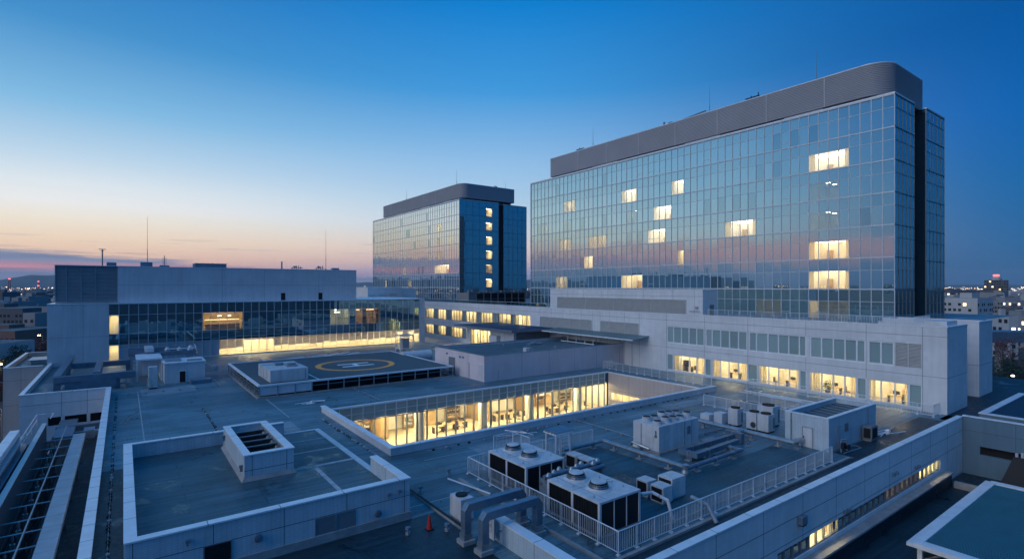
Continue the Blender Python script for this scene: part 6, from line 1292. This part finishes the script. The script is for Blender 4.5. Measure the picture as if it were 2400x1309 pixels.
t = thing('lattice_mast', 'pale striped chimney-like mast right of the red one on the left horizon', 'mast', (*at(90, 1500), G)); x, y = at(90, 1500); zt_ = zat(660, 1500)
MB().lathe(x, y, [(3, G), (1.6, zt_)], 8).build('shaft', CW[1], t); MB().box(x - 2, x + 2, y - 2, y + 2, zt_ - 12, zt_ - 10).box(x - 1.6, x + 1.6, y - 1.6, y + 1.6, zt_, zt_ + 2).build('beacon', REDL, t)
# elevated road and bits at the right edge
t = thing('elevated_road', 'dark elevated road on pillars beyond the wing corner at right', 'road bridge', (*at(2370, 165), G)); x, y = at(2372, 168); a = math.atan2(RT.y, RT.x); ca, sa = math.cos(a), math.sin(a)
def obox(m, cx, cy, a, w, d, z0, z1, mi=0):
    c = [(-w / 2, -d / 2), (w / 2, -d / 2), (w / 2, d / 2), (-w / 2, d / 2)]; m.prism([(cx + u * math.cos(a) - v * math.sin(a), cy + u * math.sin(a) + v * math.cos(a)) for u, v in c], z0, z1, mi); return m
obox(MB(), x + ca * 12, y + sa * 12, a, 44, 7, zat(800, 168), zat(775, 168)).build('deck', DUCT, t)
for k in (-6, 8): obox(MB(), x + ca * (k + 2), y + sa * (k + 2), a, 1.2, 2, G, zat(800, 168)).build('pillar', CONC, t)
def tree(x, y, h, r, leaf, label, n=1500, group=None):
    t = thing('tree', label, 'tree', (x, y, G), group); MB().lathe(x, y, [(.35, G), (.22, G + h * .5), (.06, G + h * .9)], 8).build('trunk', BARK, t)
    m = MB()
    for b in range(6): a = random.uniform(0, 6.28); m.tube([(x, y, G + h * (.3 + .07 * b)), (x + math.cos(a) * r * .6, y + math.sin(a) * r * .6, G + h * (.5 + .07 * b))], .09, 5)
    m.build('limb', BARK, t); m = MB(); cl = [(random.gauss(0, .42), random.gauss(0, .42), random.uniform(-.7, .8)) for _ in range(26)]
    for _ in range(n):
        c = random.choice(cl); p = Vector((x + (c[0] + random.gauss(0, .16)) * r, y + (c[1] + random.gauss(0, .16)) * r, G + h * .66 + (c[2] + random.gauss(0, .13)) * h * .36))
        u = Vector((random.gauss(0, 1), random.gauss(0, 1), random.gauss(0, 1))).normalized(); v = u.orthogonal().normalized(); s = random.uniform(.12, .3)
        m.quad(p - u * s, p + v * s * .6, p + u * s, p - v * s * .6)
    m.build('crown', leaf, t)
for px, d, h, r, lf, l in ((2352, 118, 13, 4.6, LEAF, 'dark bushy tree just right of the wing end block'), (2378, 112, 12, 5.0, LEAF, 'dark bushy tree in the middle of the right-hand trees'), (2404, 116, 12.5, 5.0, LEAF, 'dark tree cut by the right edge of the photo'), (2374, 140, 14.0, 5.5, LEAFR, 'russet-leaved tree behind the dark trees at right'),
                      (50, 172, 9, 4.5, LEAF, 'dark tree between the pale house and the left building'), (72, 185, 9, 4.2, LEAFR, 'russet tree right of the dark tree at left'), (96, 190, 10, 4.2, LEAFR, 'russet tree beside the corner of the left building'), (2, 130, 7, 3.2, LEAFR, 'small russet tree lit by lamps at the left edge'), (20, 150, 8, 4, LEAF, 'dark tree in front of the pale house at the left edge')):
    x, y = at(px, d); tree(x, y, h, r, lf, l, group='trees round the hospital')
def lamp_post(px, d, h, label, mat=STREETL):
    x, y = at(px, d); t = thing('street_lamp', label, 'street lamp', (x, y, G), 'street lamps'); MB().tube([(x, y, G), (x, y, G + h), (x - .9, y, G + h + .3)], .07, 6).build('pole', GALV, t); MB().box(x - 1.4, x - .7, y - .2, y + .2, G + h + .18, G + h + .36).build('lamp', mat, t)
for px, d, h, l, mt in ((2377, 104, 10.5, 'street lamp glowing among the dark trees at right', WHITEL), (8, 122, 6, 'street lamp nearest the bottom of the left edge', STREETL), (16, 150, 6, 'street lamp in front of the pale house at left', STREETL), (4, 100, 5, 'street lamp low at the left edge beside the beige building', STREETL), (-6, 112, 4, 'street lamp cut by the left edge of the photo', STREETL), (12, 136, 5, 'street lamp between two others at the left edge', STREETL), (100, 205, 9, 'amber street lamp beside the white end of the left building', STREETL), (62, 240, 8, 'street lamp before the red-brown building', STREETL)): lamp_post(px, d, h, l, mt)
struct('road', MB().quad((-60, 20, G + .02), (-24, 20, G + .02), (-44, 320, G + .02), (-80, 320, G + .02)), surf('road_asphalt', (.07, .07, .07), .7, var=.3, scale=.3))
# mid-distance blocks one can tell apart, then the far city as one mass
random.seed(21); k = 0
names = ['left horizon', 'right horizon']
for side, pxs in ((0, [random.uniform(-60, 128) for _ in range(38)]), (1, [random.uniform(2196, 2440) for _ in range(40)])):
    for px in pxs:
        d = random.uniform(330, 720) if side else random.uniform(330, 760)
        cb_('city_house', 'small block among the dusk city roofs on the %s' % names[side], px - 9 * 400 / d * random.uniform(.6, 1.5), px + 9 * 400 / d * random.uniform(.6, 1.5), max(673 if random.random() < .8 else 667, 670 + (28 + random.uniform(0, 6) - random.uniform(5, 20)) * 1244 / d), d, random.uniform(9, 18), random.choice((0, 0, 1, 1, 2)), random.uniform(.04, .16), R(random.uniform(-60, 60)), group='city blocks on the %s' % names[side])
m = MB()
for _ in range(3000):
    az = random.choice((random.uniform(-24, 4), random.uniform(70, 96), random.uniform(-14, 2), random.uniform(72, 92), random.uniform(-14, 2), random.uniform(72, 92), random.uniform(8, 68), random.uniform(-100, -24)))
    d = random.uniform(700, 1500) if random.random() < .45 and az > -24 else random.uniform(1500 if az > -24 else 3000, 5600); x, y = d * math.sin(R(az)), d * math.cos(R(az))
    h = random.choice((7, 9, 10, 12, 14, 18)) + (random.uniform(0, 14) if random.random() < .06 and az > -24 else 0)
    if az < -24: h = min(h, 12)
    w = random.uniform(9, 26); block(m, x, y, w, random.uniform(9, 20), G, G + h, R(random.uniform(0, 90)), random.choice((0, 1, 1, 2)), 0, plain=True)
    for _ in range(random.choice((0, 1, 2, 2, 3, 4))):
        s = d / 1244 * random.uniform(.45, 1.05); z = G + h * random.uniform(.4, 1.15); n = Vector((-x, -y, 0)).normalized() * 15; tx = Vector((-n.y, n.x, 0)).normalized() * s; off = tx * random.uniform(-8, 8)
        c = Vector((x, y, z)) + n + off; m.quad(c - tx * .5, c + tx * .5, c + tx * .5 + Vector((0, 0, s)), c - tx * .5 + Vector((0, 0, s)), mi=random.choice((6, 6, 7, 7, 7, 8)))
tag(m.build('distant_city', CM), kind='stuff')
# hills far off to the west
m = MB(); D = 14000; pts = []
for i in range(161):
    az = -60 + i; e = .62 + .30 * math.sin(az * .21 + 1.0) * math.exp(-((az + 6) / 40) ** 2) + .25 * math.exp(-((az + 3) / 5) ** 2) + .12 * math.sin(az * .83) + .07 * math.sin(az * 2.1 + 2)
    e *= 1 if az < 40 else max(.12, 1 - (az - 40) / 30); pts.append((az, max(.1, e)))
for (a, e), (b, f) in zip(pts, pts[1:]):
    P = lambda az, d, z: (d * math.sin(R(az)), d * math.cos(R(az)), z)
    za, zb = 12 + D * math.tan(R(e)), 12 + D * math.tan(R(f)); m.quad(P(a, D - 1500, G), P(b, D - 1500, G), P(b, D, zb), P(a, D, za)); m.quad(P(a, D, za), P(b, D, zb), P(b, D + 900, G), P(a, D + 900, G))
struct('hills', m, surf('hill_forest', (.05, .07, .05), .9, var=.4, scale=.002))
# the evening air
hz = MB().box(-15500, 15500, -2500, 15500, G - 1, 340)
ho = hz.build('haze', []); tag(ho, kind='stuff')
hm = bpy.data.materials.new('evening_air'); hm.use_nodes = True; hn = hm.node_tree; hn.nodes.remove(hn.nodes['Principled BSDF'])
pv_ = hn.nodes.new('ShaderNodeVolumePrincipled'); pv_.inputs['Color'].default_value = (.80, .88, 1, 1); pv_.inputs['Density'].default_value = 4.8e-5; pv_.inputs['Anisotropy'].default_value = 0.0
hn.links.new(pv_.outputs[0], hn.nodes['Material Output'].inputs['Volume']); ho.data.materials.append(hm)
SC.cycles.volume_bounces = 0; SC.cycles.volume_max_steps = 64
